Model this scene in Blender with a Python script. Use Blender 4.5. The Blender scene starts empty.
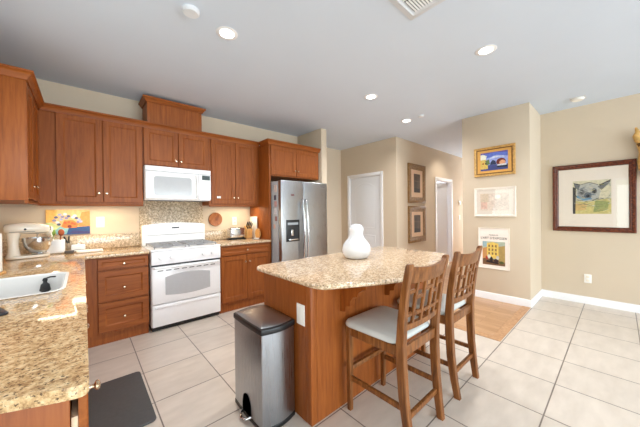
import bpy, bmesh, math, random
from mathutils import Vector, Matrix
R = math.radians
PI = math.pi
random.seed(7)
S = bpy.context.scene
C = S.collection

# ------------------------------------------------------------------ camera, world, light, exposure
def make_camera():
    yaw, pitch, roll = R(41.63), R(-.335), R(-.63)
    F = Vector((math.sin(yaw)*math.cos(pitch), math.cos(yaw)*math.cos(pitch), math.sin(pitch)))
    rt = Vector((math.cos(yaw), -math.sin(yaw), 0)); up = rt.cross(F)
    c, s = math.cos(roll), math.sin(roll)
    r = rt*c + up*s; u = up*c - rt*s
    cd = bpy.data.cameras.new('camera'); cam = bpy.data.objects.new('camera', cd); C.objects.link(cam)
    cd.sensor_width = 36; cd.lens = 266.34/640*36; cd.clip_start = .02
    m = Matrix((( r.x, u.x, -F.x, 0), (r.y, u.y, -F.y, 0), (r.z, u.z, -F.z, 1.317), (0,0,0,1)))
    cam.matrix_world = m
    S.camera = cam
make_camera()
vs = S.view_settings
vs.view_transform = 'Standard'; vs.look = 'None'; vs.gamma = 1; vs.use_curve_mapping = False
vs.exposure = 0.37
S.cycles.max_bounces = 10; S.cycles.diffuse_bounces = 6; S.cycles.glossy_bounces = 4
S.cycles.caustics_reflective = False; S.cycles.caustics_refractive = False
S.cycles.sample_clamp_indirect = 6

W = bpy.data.worlds.new('daylight'); S.world = W; W.use_nodes = True
def build_world():
    nt = W.node_tree; n = nt.nodes; bg = n['Background']
    tc = n.new('ShaderNodeTexCoord'); sp = n.new('ShaderNodeSeparateXYZ'); cr = n.new('ShaderNodeValToRGB')
    nt.links.new(tc.outputs['Generated'], sp.inputs[0]); nt.links.new(sp.outputs['Z'], cr.inputs[0])
    e = cr.color_ramp.elements
    e[0].position = 0.0; e[0].color = (.30,.36,.22,1)
    e[1].position = 1.0; e[1].color = (.80,.90,1,1)
    k = e.new(.12); k.color = (.55,.68,.45,1)
    k = e.new(.25); k.color = (.95,.98,1,1)
    nt.links.new(cr.outputs[0], bg.inputs[0]); bg.inputs[1].default_value = 2.2
build_world()

def area(name, loc, rot, sx, sy, power, col=(1,1,1), spread=PI):
    l = bpy.data.lights.new(name, 'AREA'); l.shape = 'RECTANGLE'; l.size = sx; l.size_y = sy
    l.energy = power; l.color = col; l.spread = spread
    o = bpy.data.objects.new(name, l); C.objects.link(o); o.location = loc; o.rotation_euler = rot
    return o
# daylight at glazed openings; upward tilt stands in for flash bounced off the ceiling
area('rear_daylight_bounce', (2.4,-6.05,1.25), (R(106),0,0), 5.0, 2.3, 330, (.78,.89,1))  # opening enlarged and set far back to even out the light
area('side_daylight_bounce', (-.80,-.85,1.1), (R(115),0,R(-90)), 1.8, 2.0, 22, (.78,.89,1))
area('added_sink_fill', (-.80,2.0,1.62), (R(118),0,R(-90)), 1.3, 1.0, 7, (.78,.89,1))  # added fill at an invented sink window, brightens the stove area
area('added_hall_fill', (9.0,2.25,1.2), (R(95),0,R(90)), .9, 2.0, 45, (.9,.95,1))  # added fill to brighten the hall; no entry glazing stands here
DOWNLIGHT = 13
UNDERCAB = 2.3

# ------------------------------------------------------------------ node materials
def new_mat(name):
    m = bpy.data.materials.new(name); m.use_nodes = True
    nt = m.node_tree; b = nt.nodes['Principled BSDF']
    return m, nt, b
def srgb(r, g, b):
    f = lambda v: (v/255/12.92) if v/255 <= .04045 else ((v/255+.055)/1.055)**2.4
    return (f(r), f(g), f(b), 1)
def plain(name, col, rough=.5, metal=0, spec=.5, var=.06, scale=30, coat=0, bump=0):
    """one colour with a faint procedural variation"""
    m, nt, b = new_mat(name); n = nt.nodes; L = nt.links
    tc = n.new('ShaderNodeTexCoord'); no = n.new('ShaderNodeTexNoise'); no.inputs['Scale'].default_value = scale
    no.inputs['Detail'].default_value = 3
    cr = n.new('ShaderNodeValToRGB'); e = cr.color_ramp.elements
    e[0].position = .3; e[1].position = .7
    e[0].color = tuple(c*(1-var) for c in col[:3])+(1,); e[1].color = tuple(min(1,c*(1+var)) for c in col[:3])+(1,)
    L.new(tc.outputs['Object'], no.inputs['Vector']); L.new(no.outputs[0], cr.inputs[0]); L.new(cr.outputs[0], b.inputs['Base Color'])
    b.inputs['Roughness'].default_value = rough; b.inputs['Metallic'].default_value = metal
    b.inputs['Specular IOR Level'].default_value = spec; b.inputs['Coat Weight'].default_value = coat
    if bump:
        bp = n.new('ShaderNodeBump'); bp.inputs['Strength'].default_value = bump; bp.inputs['Distance'].default_value = .002
        L.new(no.outputs[0], bp.inputs['Height']); L.new(bp.outputs[0], b.inputs['Normal'])
    return m
def wood(name, dark, mid, light, rough=.48, stretch=(14,14,1.1), scale=3.0, coat=.06):
    m, nt, b = new_mat(name); n = nt.nodes; L = nt.links
    tc = n.new('ShaderNodeTexCoord'); mp = n.new('ShaderNodeMapping'); mp.inputs['Scale'].default_value = stretch
    oi = n.new('ShaderNodeObjectInfo'); va = n.new('ShaderNodeVectorMath'); va.operation = 'ADD'
    ml = n.new('ShaderNodeVectorMath'); ml.operation = 'SCALE'; ml.inputs['Scale'].default_value = 13.7
    L.new(oi.outputs['Random'], ml.inputs[0]); L.new(tc.outputs['Object'], mp.inputs[0])
    L.new(mp.outputs[0], va.inputs[0]); L.new(ml.outputs[0], va.inputs[1])
    no = n.new('ShaderNodeTexNoise'); no.inputs['Scale'].default_value = scale; no.inputs['Detail'].default_value = 6
    no.inputs['Roughness'].default_value = .6; no.inputs['Distortion'].default_value = .5
    cr = n.new('ShaderNodeValToRGB'); e = cr.color_ramp.elements
    e[0].position = .28; e[0].color = dark; e[1].position = .75; e[1].color = light
    k = e.new(.5); k.color = mid
    L.new(va.outputs[0], no.inputs['Vector']); L.new(no.outputs[0], cr.inputs[0]); L.new(cr.outputs[0], b.inputs['Base Color'])
    b.inputs['Roughness'].default_value = rough; b.inputs['Coat Weight'].default_value = coat; b.inputs['Coat Roughness'].default_value = .25
    b.inputs['Specular IOR Level'].default_value = .3
    return m
def granite(name, c1, c2, c3, speck, rough=.12, sc=1.0, amount=.5):
    m, nt, b = new_mat(name); n = nt.nodes; L = nt.links
    tc = n.new('ShaderNodeTexCoord')
    n1 = n.new('ShaderNodeTexNoise'); n1.inputs['Scale'].default_value = 38*sc; n1.inputs['Detail'].default_value = 5; n1.inputs['Roughness'].default_value = .7
    cr = n.new('ShaderNodeValToRGB'); e = cr.color_ramp.elements
    e[0].position = .37; e[0].color = c3; e[1].position = .62; e[1].color = c1
    k = e.new(.5); k.color = c2
    n2 = n.new('ShaderNodeTexNoise'); n2.inputs['Scale'].default_value = 75*sc; n2.inputs['Detail'].default_value = 4; n2.inputs['Roughness'].default_value = .65
    n2.inputs['Distortion'].default_value = .6
    r2 = n.new('ShaderNodeValToRGB'); f = r2.color_ramp.elements
    f[0].position = .56; f[0].color = (0,0,0,1); f[1].position = .62; f[1].color = (amount,amount,amount,1)
    n3 = n.new('ShaderNodeTexVoronoi'); n3.inputs['Scale'].default_value = 95*sc
    r3 = n.new('ShaderNodeValToRGB'); g = r3.color_ramp.elements
    g[0].position = .10; g[0].color = (.75,.75,.75,1); g[1].position = .22; g[1].color = (0,0,0,1)
    n4 = n.new('ShaderNodeTexNoise'); n4.inputs['Scale'].default_value = 22*sc
    r4 = n.new('ShaderNodeValToRGB'); h = r4.color_ramp.elements; h[0].position = .52; h[1].position = .6
    mu = n.new('ShaderNodeMath'); mu.operation = 'MULTIPLY'
    mx = n.new('ShaderNodeMixRGB'); mx.inputs[2].default_value = speck
    m2 = n.new('ShaderNodeMixRGB'); m2.inputs[2].default_value = tuple(c*.35 for c in speck[:3])+(1,)
    for q in (n1, n2, n3, n4): L.new(tc.outputs['Object'], q.inputs['Vector'])
    L.new(n1.outputs[0], cr.inputs[0]); L.new(n2.outputs[0], r2.inputs[0]); L.new(n3.outputs['Distance'], r3.inputs[0]); L.new(n4.outputs[0], r4.inputs[0])
    L.new(r3.outputs[0], mu.inputs[0]); L.new(r4.outputs[0], mu.inputs[1])
    L.new(r2.outputs[0], mx.inputs[0]); L.new(cr.outputs[0], mx.inputs[1])
    L.new(mu.outputs[0], m2.inputs[0]); L.new(mx.outputs[0], m2.inputs[1])
    L.new(m2.outputs[0], b.inputs['Base Color']); b.inputs['Roughness'].default_value = rough
    return m
def emission(name, col, strength):
    m = bpy.data.materials.new(name); m.use_nodes = True; nt = m.node_tree; nt.nodes.clear()
    e = nt.nodes.new('ShaderNodeEmission'); o = nt.nodes.new('ShaderNodeOutputMaterial')
    e.inputs[0].default_value = col; e.inputs[1].default_value = strength; nt.links.new(e.outputs[0], o.inputs[0])
    return m
def glass_mat(name, base=.05):
    m = bpy.data.materials.new(name); m.use_nodes = True; nt = m.node_tree; nt.nodes.clear(); n = nt.nodes
    t = n.new('ShaderNodeBsdfTransparent'); g = n.new('ShaderNodeBsdfGlossy'); g.inputs['Roughness'].default_value = .02
    lw = n.new('ShaderNodeLayerWeight'); lw.inputs[0].default_value = .5
    pw = n.new('ShaderNodeMath'); pw.operation = 'POWER'; pw.inputs[1].default_value = 5
    fr = n.new('ShaderNodeMath'); fr.operation = 'MULTIPLY_ADD'; fr.inputs[1].default_value = .9; fr.inputs[2].default_value = .09
    nt.links.new(lw.outputs['Facing'], pw.inputs[0]); nt.links.new(pw.outputs[0], fr.inputs[0])
    mx = n.new('ShaderNodeMixShader'); o = n.new('ShaderNodeOutputMaterial')
    nt.links.new(fr.outputs[0], mx.inputs[0]); nt.links.new(t.outputs[0], mx.inputs[1]); nt.links.new(g.outputs[0], mx.inputs[2]); nt.links.new(mx.outputs[0], o.inputs[0])
    return m
def tile_mat():
    m, nt, b = new_mat('floor_tile'); n = nt.nodes; L = nt.links
    tc = n.new('ShaderNodeTexCoord'); mp = n.new('ShaderNodeMapping'); mp.inputs['Location'].default_value = (-.356+.4575*10, -.3275+.4575*20, 0)
    br = n.new('ShaderNodeTexBrick'); br.offset = 0; br.squash = 1
    br.inputs['Scale'].default_value = 1; br.inputs['Brick Width'].default_value = .4575; br.inputs['Row Height'].default_value = .4575
    br.inputs['Mortar Size'].default_value = .0042; br.inputs['Mortar Smooth'].default_value = .1; br.inputs['Bias'].default_value = 0
    br.inputs['Color1'].default_value = srgb(214,203,190); br.inputs['Color2'].default_value = srgb(221,210,197); br.inputs['Mortar'].default_value = srgb(128,117,108)
    no = n.new('ShaderNodeTexNoise'); no.inputs['Scale'].default_value = 5; no.inputs['Detail'].default_value = 6
    st = n.new('ShaderNodeMapping'); st.inputs['Scale'].default_value = (1,2.6,1)
    cr = n.new('ShaderNodeValToRGB'); e = cr.color_ramp.elements; e[0].position = .3; e[0].color = (.87,.86,.85,1); e[1].position = .7; e[1].color = (1,1,1,1)
    mx = n.new('ShaderNodeMixRGB'); mx.blend_type = 'MULTIPLY'; mx.inputs[0].default_value = 1
    L.new(tc.outputs['Object'], mp.inputs[0]); L.new(mp.outputs[0], br.inputs['Vector'])
    L.new(tc.outputs['Object'], st.inputs[0]); L.new(st.outputs[0], no.inputs['Vector']); L.new(no.outputs[0], cr.inputs[0])
    L.new(br.outputs['Color'], mx.inputs[1]); L.new(cr.outputs[0], mx.inputs[2]); L.new(mx.outputs[0], b.inputs['Base Color'])
    bp = n.new('ShaderNodeBump'); bp.inputs['Strength'].default_value = .4; bp.inputs['Distance'].default_value = .002; bp.invert = True
    L.new(br.outputs['Fac'], bp.inputs['Height']); L.new(bp.outputs[0], b.inputs['Normal'])
    b.inputs['Roughness'].default_value = .32
    return m
def plank_mat():
    m, nt, b = new_mat('oak_floor'); n = nt.nodes; L = nt.links
    tc = n.new('ShaderNodeTexCoord')
    br = n.new('ShaderNodeTexBrick'); br.offset = .37; br.inputs['Scale'].default_value = 1
    br.inputs['Brick Width'].default_value = 1.1; br.inputs['Row Height'].default_value = .085; br.inputs['Mortar Size'].default_value = .0012
    br.inputs['Color1'].default_value = srgb(190,146,106); br.inputs['Color2'].default_value = srgb(208,166,126); br.inputs['Mortar'].default_value = srgb(150,105,70)
    mp = n.new('ShaderNodeMapping'); mp.inputs['Scale'].default_value = (2,22,1)
    no = n.new('ShaderNodeTexNoise'); no.inputs['Scale'].default_value = 3; no.inputs['Detail'].default_value = 5
    cr = n.new('ShaderNodeValToRGB'); e = cr.color_ramp.elements; e[0].position = .3; e[0].color = (.8,.77,.74,1); e[1].position = .7; e[1].color = (1,1,1,1)
    mx = n.new('ShaderNodeMixRGB'); mx.blend_type = 'MULTIPLY'; mx.inputs[0].default_value = 1
    ro = n.new('ShaderNodeMapping'); ro.inputs['Rotation'].default_value = (0,0,R(90))
    L.new(tc.outputs['Object'], ro.inputs[0]); L.new(ro.outputs[0], br.inputs['Vector']); L.new(ro.outputs[0], mp.inputs[0]); L.new(mp.outputs[0], no.inputs['Vector'])
    L.new(no.outputs[0], cr.inputs[0]); L.new(br.outputs['Color'], mx.inputs[1]); L.new(cr.outputs[0], mx.inputs[2]); L.new(mx.outputs[0], b.inputs['Base Color'])
    b.inputs['Roughness'].default_value = .3
    return m
def brushed(name, col, rough=.3, stretch=(1,1,60)):
    m, nt, b = new_mat(name); n = nt.nodes; L = nt.links
    tc = n.new('ShaderNodeTexCoord'); mp = n.new('ShaderNodeMapping'); mp.inputs['Scale'].default_value = stretch
    no = n.new('ShaderNodeTexNoise'); no.inputs['Scale'].default_value = 6; no.inputs['Detail'].default_value = 4
    mr = n.new('ShaderNodeMapRange'); mr.inputs['To Min'].default_value = rough-.06; mr.inputs['To Max'].default_value = rough+.08
    L.new(tc.outputs['Object'], mp.inputs[0]); L.new(mp.outputs[0], no.inputs['Vector']); L.new(no.outputs[0], mr.inputs[0]); L.new(mr.outputs[0], b.inputs['Roughness'])
    b.inputs['Base Color'].default_value = col; b.inputs['Metallic'].default_value = 1
    return m

WALL = plain('wall_paint', srgb(207,191,169), .85, var=.015, scale=2)
CEIL = plain('ceiling_paint', srgb(207,217,231), .9, var=.01, scale=2)
TRIM = plain('white_trim_paint', srgb(238,238,240), .45, var=.01)
DOORW = plain('white_door_paint', srgb(228,231,236), .5, var=.01)
TILE = tile_mat(); PLANK = plank_mat()
CAB = wood('cherry_cabinet_wood', srgb(126,64,21), srgb(147,79,29), srgb(165,94,39))
CABH = wood('cherry_wood_crosswise', srgb(126,64,21), srgb(147,79,29), srgb(165,94,39), stretch=(1.1,14,14))
STOOLW = wood('stool_oak', srgb(80,46,20), srgb(124,75,37), srgb(158,104,57), stretch=(16,16,1.6), rough=.35)
DARKIN = plain('cabinet_shadow_gap', srgb(45,30,22), .8)
BIRCH = plain('pale_birch_ply', srgb(226,200,168), .6)
GRAN = granite('tan_granite', srgb(236,217,190), srgb(217,188,154), srgb(170,140,110), srgb(98,82,70), .08, 1.4, .95)
GRANL = granite('golden_tan_granite', srgb(230,204,162), srgb(209,174,128), srgb(160,124,88), srgb(92,74,60), .08, 1.4, .95)
GRANS = granite('grey_tan_granite', srgb(226,210,184), srgb(198,178,150), srgb(158,140,120), srgb(92,80,70), .10, 1.2, .75)
WHITE = plain('white_enamel', srgb(247,248,250), .18, var=.01)
WHITEP = plain('white_plastic', srgb(240,238,232), .4, var=.01)
SINKW = plain('white_sink_enamel', srgb(224,223,220), .2, var=.01)
CERAM = plain('white_ceramic', srgb(224,227,231), .12, var=.015)
LGREY = plain('pale_grey_glass', srgb(188,190,193), .12, var=.02)
SLOT = plain('dark_slot', srgb(50,52,55), .5)
GRATE = plain('grey_cast_iron', srgb(158,160,163), .5)
BLACK = plain('black_plastic', srgb(22,22,24), .35)
STEEL = brushed('brushed_stainless', srgb(172,175,180), .28, (60,60,1))
STEELH = plain('polished_steel', srgb(215,217,220), .16, metal=1, var=.02)
NICK = plain('satin_nickel', srgb(212,188,160), .22, metal=1, var=.02)
FSIDE = plain('fridge_side_grey', srgb(178,181,186), .45)
CUSH = plain('pale_grey_leather', srgb(200,202,199), .5, var=.05, scale=9)
MATG = plain('charcoal_mat_rubber', srgb(70,70,71), .55, var=.08, scale=50, bump=.15)
GLASS = glass_mat('picture_glass')
GOLD = plain('gilt_wood', srgb(204,160,92), .38, metal=.2, var=.25, scale=40)
GOLDD = plain('dark_gilt', srgb(105,72,30), .45, metal=.3, var=.2, scale=40)
BRFR = wood('mottled_brown_frame', srgb(40,15,8), srgb(92,40,20), srgb(140,72,38), stretch=(9,9,9), scale=7, rough=.25)
TANFR = wood('antique_bronze_frame', srgb(92,64,32), srgb(136,102,60), srgb(174,138,92), stretch=(8,8,8), scale=5, rough=.6)
WHFR = plain('cream_white_frame', srgb(236,226,214), .4)
BUTTER = wood('bamboo_wood', srgb(196,140,80), srgb(216,164,102), srgb(232,188,130), stretch=(18,18,1.5))
CREAM = plain('cream_enamel', srgb(236,226,208), .2, var=.01)
LIGHTE = emission('lamp_lens', (1,.96,.9,1), 9)
STRIP = emission('undercabinet_lens', (1,.86,.62,1), 5)

_pal = {}
def paint(rgb, rough=.7):
    k = tuple(rgb)
    if k not in _pal: _pal[k] = plain('paint_%02x%02x%02x' % k, srgb(*rgb), rough, var=.14, scale=45)
    return _pal[k]

# ------------------------------------------------------------------ mesh helpers
def box(bm, x0, x1, y0, y1, z0, z1, bev=0, seg=2, mi=0):
    m = Matrix.Translation(((x0+x1)/2, (y0+y1)/2, (z0+z1)/2)) @ Matrix.Diagonal((abs(x1-x0), abs(y1-y0), abs(z1-z0), 1))
    r = bmesh.ops.create_cube(bm, size=1, matrix=m); vv = r['verts']
    fs = set(f for v in vv for f in v.link_faces)
    for f in fs: f.material_index = mi
    if bev:
        ee = list(set(e for v in vv for e in v.link_edges))
        q = bmesh.ops.bevel(bm, geom=ee, offset=bev, segments=seg, profile=.5, affect='EDGES', clamp_overlap=True)
        for f in q['faces']: f.material_index = mi
    return bm
def B(*a, **k):
    return box(bmesh.new(), *a, **k)
def lathe(bm, prof, seg=24, loc=(0,0,0), axis='Z', mi=0):
    """prof: (radius, height) points"""
    mt = Matrix.Translation(loc)
    if axis == 'Y': mt = mt @ Matrix.Rotation(R(90), 4, 'X')       # height grows towards -y
    if axis == 'X': mt = mt @ Matrix.Rotation(R(90), 4, 'Y')
    rings = []
    for r, h in prof:
        if r < 1e-6: rings.append([bm.verts.new(mt @ Vector((0,0,h)))])
        else: rings.append([bm.verts.new(mt @ Vector((r*math.cos(2*PI*i/seg), r*math.sin(2*PI*i/seg), h))) for i in range(seg)])
    for a, b in zip(rings, rings[1:]):
        for i in range(seg):
            j = (i+1) % seg
            if len(a) == 1 and len(b) == 1: continue
            if len(a) == 1: f = bm.faces.new((a[0], b[i], b[j]))
            elif len(b) == 1: f = bm.faces.new((a[i], a[j], b[0]))
            else: f = bm.faces.new((a[i], a[j], b[j], b[i]))
            f.material_index = mi
    if len(rings[0]) > 1: bm.faces.new(rings[0][::-1]).material_index = mi
    if len(rings[-1]) > 1: bm.faces.new(rings[-1]).material_index = mi
    return bm
def tube(bm, pts, rad, seg=10, flat=None, mi=0):
    """round or (flat=(a,b)) rectangular bar along 3-D points; rad may be a list"""
    pts = [Vector(p) for p in pts]; n = len(pts)
    rads = rad if isinstance(rad, (list, tuple)) else [rad]*n
    rings = []; ref = None
    for i, p in enumerate(pts):
        t = (pts[min(i+1,n-1)]-pts[max(i-1,0)]).normalized()
        if ref is None:
            ref = Vector((0,0,1)) if abs(t.z) < .9 else Vector((1,0,0))
        a = (ref - t*ref.dot(t)).normalized(); b = t.cross(a); ref = a
        ring = []
        for k in range(seg):
            w = 2*PI*k/seg; ring.append(bm.verts.new(p + a*math.cos(w)*rads[i] + b*math.sin(w)*rads[i]))
        rings.append(ring)
    for a, b in zip(rings, rings[1:]):
        for k in range(seg):
            j = (k+1) % seg; bm.faces.new((a[k], a[j], b[j], b[k])).material_index = mi
    bm.faces.new(rings[0][::-1]).material_index = mi; bm.faces.new(rings[-1]).material_index = mi
    return bm
def post(bm, pts, bev=.004):
    """squared bar through horizontal cross-sections: (x, y, z, width x, depth y)"""
    rings = []
    for x, y, z, a, b in pts:
        a /= 2; b /= 2; c = min(bev, a*.4, b*.4)
        rings.append([bm.verts.new((x+u, y+v, z)) for u, v in ((-a+c,-b),(a-c,-b),(a,-b+c),(a,b-c),(a-c,b),(-a+c,b),(-a,b-c),(-a,-b+c))])
    for p, q in zip(rings, rings[1:]):
        for k in range(8):
            j = (k+1) % 8; bm.faces.new((p[k], p[j], q[j], q[k]))
    bm.faces.new(rings[0][::-1]); bm.faces.new(rings[-1])
    return bm
def prism(bm, outline, z0, z1, bev=0, holes=(), seg=3, mi=0):
    """flat slab from an outline (with holes) between z0 and z1"""
    loops = []; ed = []
    for pts in [outline]+list(holes):
        vv = [bm.verts.new((p[0], p[1], z0)) for p in pts]
        es = [bm.edges.new((vv[i], vv[(i+1) % len(vv)])) for i in range(len(vv))]
        loops.append(vv); ed += es
    if holes: r = bmesh.ops.triangle_fill(bm, use_beauty=True, edges=ed); fs = [g for g in r['geom'] if isinstance(g, bmesh.types.BMFace)]
    else: fs = [bm.faces.new(loops[0])]
    ex = bmesh.ops.extrude_face_region(bm, geom=fs)
    nv = [g for g in ex['geom'] if isinstance(g, bmesh.types.BMVert)]
    bmesh.ops.translate(bm, verts=nv, vec=(0,0,z1-z0))
    bmesh.ops.recalc_face_normals(bm, faces=bm.faces)
    if bev:
        ee = [e for e in bm.edges if abs(e.verts[0].co.z-e.verts[1].co.z) < 1e-6 and len(e.link_faces) == 2 and abs(e.link_faces[0].normal.z-e.link_faces[1].normal.z) > .5
              and all(z0-1e-5 <= v.co.z <= z1+1e-5 for v in e.verts)]
        bmesh.ops.bevel(bm, geom=ee, offset=bev, segments=seg, profile=.5, affect='EDGES', clamp_overlap=True)
    for f in bm.faces: f.material_index = mi
    return bm
def nested(bm, w, h, loops, x0=0, z0=0, close=True, mis=None):
    """rectangular rings in the xz plane, facing -y; loops = (inset, y); close fills the last ring"""
    rings = []
    for ins, y in loops:
        rings.append([bm.verts.new((x0+a, y, z0+b)) for a, b in ((ins,ins),(w-ins,ins),(w-ins,h-ins),(ins,h-ins))])
    for q, (a, b) in enumerate(zip(rings, rings[1:])):
        for k in range(4):
            j = (k+1) % 4; f = bm.faces.new((a[k], a[j], b[j], b[k]))
            if mis: f.material_index = mis[q]
    if close:
        f = bm.faces.new(rings[-1])
        if mis: f.material_index = mis[-1]
        bm.faces.new(rings[0][::-1])
    else:
        a, b = rings[-1], rings[0]
        for k in range(4):
            j = (k+1) % 4; bm.faces.new((a[k], a[j], b[j], b[k]))
    return bm
def panel(w, h, t=.02, fr=.055, rec=.012):
    """shaker/recessed panel front: front face at y=0, back at y=t"""
    fr = min(fr, w*.3, h*.3)
    return nested(bmesh.new(), w, h, [(0,t),(0,.003),(.003,0),(fr,0),(fr+.003,rec*.35),(fr+.008,rec*.5),(fr+.012,rec)])
def sweep(bm, path, prof):
    """moulding along an open horizontal path; prof = (outward offset, z); outward = right of travel"""
    pts = [Vector((p[0],p[1])) for p in path]; n = len(pts); rows = []
    for i in range(n):
        d0 = (pts[i]-pts[i-1]).normalized() if i else None
        d1 = (pts[i+1]-pts[i]).normalized() if i < n-1 else None
        n0 = Vector((d0.y,-d0.x)) if d0 else None; n1 = Vector((d1.y,-d1.x)) if d1 else None
        if n0 and n1: m = (n0+n1); m = m/m.dot(n0)
        else: m = n0 or n1
        rows.append([bm.verts.new((pts[i].x+m.x*o, pts[i].y+m.y*o, z)) for o, z in prof])
    k = len(prof)
    for a, b in zip(rows, rows[1:]):
        for i in range(k):
            j = (i+1) % k; bm.faces.new((a[i], a[j], b[j], b[i]))
    bm.faces.new(rows[0][::-1]); bm.faces.new(rows[-1])
    bmesh.ops.recalc_face_normals(bm, faces=bm.faces)
    return bm
def round_rect(x0, x1, y0, y1, r, n=6):
    out = []
    for cx, cy, a in ((x1-r,y1-r,0),(x0+r,y1-r,90),(x0+r,y0+r,180),(x1-r,y0+r,270)):
        for i in range(n+1):
            w = R(a+90*i/n); out.append((cx+r*math.cos(w), cy+r*math.sin(w)))
    return out
def obj(name, bm, mat, parent=None, loc=(0,0,0), rot=(0,0,0), ang=38, fixn=True):
    if fixn: bmesh.ops.recalc_face_normals(bm, faces=bm.faces)
    me = bpy.data.meshes.new(name); bm.to_mesh(me); bm.free()
    for m in (mat if isinstance(mat, (list, tuple)) else [mat]): me.materials.append(m)
    me.polygons.foreach_set('use_smooth', [True]*len(me.polygons)); me.set_sharp_from_angle(angle=R(ang))
    o = bpy.data.objects.new(name, me); C.objects.link(o); o.location = loc; o.rotation_euler = rot
    if parent: o.parent = parent
    return o
def thing(name, label, cat, loc=(0,0,0), rotz=0, group=None):
    o = bpy.data.objects.new(name, None); C.objects.link(o); o.empty_display_size = .1
    o.location = loc; o.rotation_euler = (0,0,rotz); o['label'] = label; o['category'] = cat
    if group: o['group'] = group
    return o
def tag(o, label, cat, group=None):
    o['label'] = label; o['category'] = cat
    if group: o['group'] = group
    return o
def struct(o):
    o['kind'] = 'structure'; return o
def sname(name, bm, mat, **k): return struct(obj(name, bm, mat, **k))
def copy_tree(o, parent=None):
    c = o.copy(); C.objects.link(c); c.parent = parent
    for ch in list(o.children): copy_tree(ch, c)
    return c

# ------------------------------------------------------------------ room shell
H = 2.758
YB = 4.08          # stove wall
XR = 5.22          # wall with the large framed drawing
XBL = 4.485        # wall block with three pictures
XP = 4.54          # wall with the pantry door
YH = 2.87          # hall wall with two framed prints
def poly_floor(name, rects, mat, z0=-.05, z1=0):
    bm = bmesh.new()
    for r in rects: box(bm, r[0], r[1], r[2], r[3], z0, z1)
    return sname(name, bm, mat)
poly_floor('floor', [(-.76,3.10,-6.2,4.18),(3.10,5.32,-6.2,.797)], TILE)
poly_floor('floor_hall', [(3.10,9.2,.797,4.45)], PLANK)
# oak threshold board framing the wood floor
bm = bmesh.new(); box(bm, 3.10, 3.19, .797, 3.40, 0, .004, .001, 1); box(bm, 3.19, XBL-.001, .797, .887, 0, .004, .001, 1)
sname('trim_1', bm, wood('oak_border', srgb(172,126,88), srgb(192,148,108), srgb(208,166,126), stretch=(9,9,9), scale=4))
sname('ceiling', B(-.76, 9.2, -6.2, 4.45, H, H+.1), CEIL)
sname('wall_back', B(-.76, 3.07, YB, YB+.1, 0, H), WALL)
sname('wall_fridge', B(3.07, 3.195, 3.40, 4.35, 0, H, .006, 2), WALL)
sname('wall_alcove', B(3.07, XP, 4.35, 4.45, 0, H), WALL)
def holed(axis, face, thick, lo, hi, holes, z1=H):
    """wall slab with rectangular openings; holes = (lo, hi, z0, z1)"""
    bm = bmesh.new()
    def piece(a, b, c, d):
        if b-a < 1e-4 or d-c < 1e-4: return
        if axis == 'X': box(bm, min(face,face+thick), max(face,face+thick), a, b, c, d)
        else: box(bm, a, b, min(face,face+thick), max(face,face+thick), c, d)
    cur = lo
    for a, b, c, d in holes:
        piece(cur, a, 0, z1); piece(a, b, 0, c); piece(a, b, d, z1); cur = b
    piece(cur, hi, 0, z1)
    return bm
sname('wall_pantry', holed('X', XP, .12, 2.87, 4.45, [(3.24,4.08,0,2.07)]), WALL)
sname('wall_hall', holed('Y', YH, .12, XP+.121, 9.2, [(6.22,7.05,0,2.05)]), WALL)
sname('wall_block', B(XBL, 9.2, .797, 1.65, 0, H, .006, 2), WALL)
sname('wall_right', B(XR, XR+.1, -6.2, .797, 0, H), WALL)
sname('wall_left', holed('X', -.66, -.1, -6.2, YB, [(-1.75,.12,0,2.17),(1.35,2.65,1.12,2.12)]), WALL)  # opening over the sink is invented to admit added fill
sname('wall_rear', holed('Y', -6.0, -.1, -.66, XR, [(-.1,4.9,0,2.4)]), WALL)
sname('wall_hall_end', B(9.1, 9.2, 1.65, 2.87, 0, H), WALL)
sname('wall_far_room', B(5.6, 8.2, 4.9, 5.0, 0, H), plain('pale_room_paint', srgb(222,224,232), .8, var=.01))
sname('wall_far_room_side', B(5.5, 5.6, 2.99, 5.0, 0, H), bpy.data.materials['pale_room_paint'])
sname('wall_far_room_end', B(8.2, 8.3, 2.99, 5.0, 0, H), bpy.data.materials['pale_room_paint'])
sname('ceiling_far_room', B(5.5, 8.3, 4.45, 5.0, H, H+.1), CEIL)
sname('floor_far_room', B(5.5, 8.3, 4.45, 5.0, -.05, 0), PLANK)

# baseboards
def baseboard(name, path):
    sname(name, sweep(bmesh.new(), path, [(0,0),(.014,0),(.014,.085),(.009,.097),(0,.10)]), TRIM)
baseboard('baseboard_right', [(XBL,1.65),(XBL,.797),(XR,.797),(XR,-5.99)])
baseboard('baseboard_hall', [(6.15,YH),(XP,YH)][::-1])
baseboard('baseboard_pantry', [(XP,3.17),(XP,2.87)])
baseboard('baseboard_hall_far', [(7.12,YH),(9.1,YH)])

# window frames of the two glazed openings behind the camera
def glazed(name, axis, face, a, b, z1, n):
    bm = bmesh.new(); t = .05
    def bar(p, q, c, d):
        if axis == 'X': box(bm, face-.07, face-.02, p, q, c, d, .004)
        else: box(bm, p, q, face-.07, face-.02, c, d, .004)
    bar(a, b, 0, t); bar(a, b, z1-t, z1)
    for i in range(n+1):
        x = a+(b-a-t)*i/n; bar(x, x+t, t, z1-t)
    return sname(name, bm, TRIM)
glazed('window_1', 'X', -.66, -1.75, .12, 2.17, 2)
def sash(name, face, a, b, z0, z1):
    bm = bmesh.new(); t = .045
    for p, q, c, d in ((a,b,z0,z0+t),(a,b,z1-t,z1),(a,a+t,z0+t,z1-t),(b-t,b,z0+t,z1-t),((a+b)/2-.02,(a+b)/2+.02,z0+t,z1-t)): box(bm, face-.07, face-.02, p, q, c, d, .003, 1)
    return sname(name, bm, TRIM)
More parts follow.
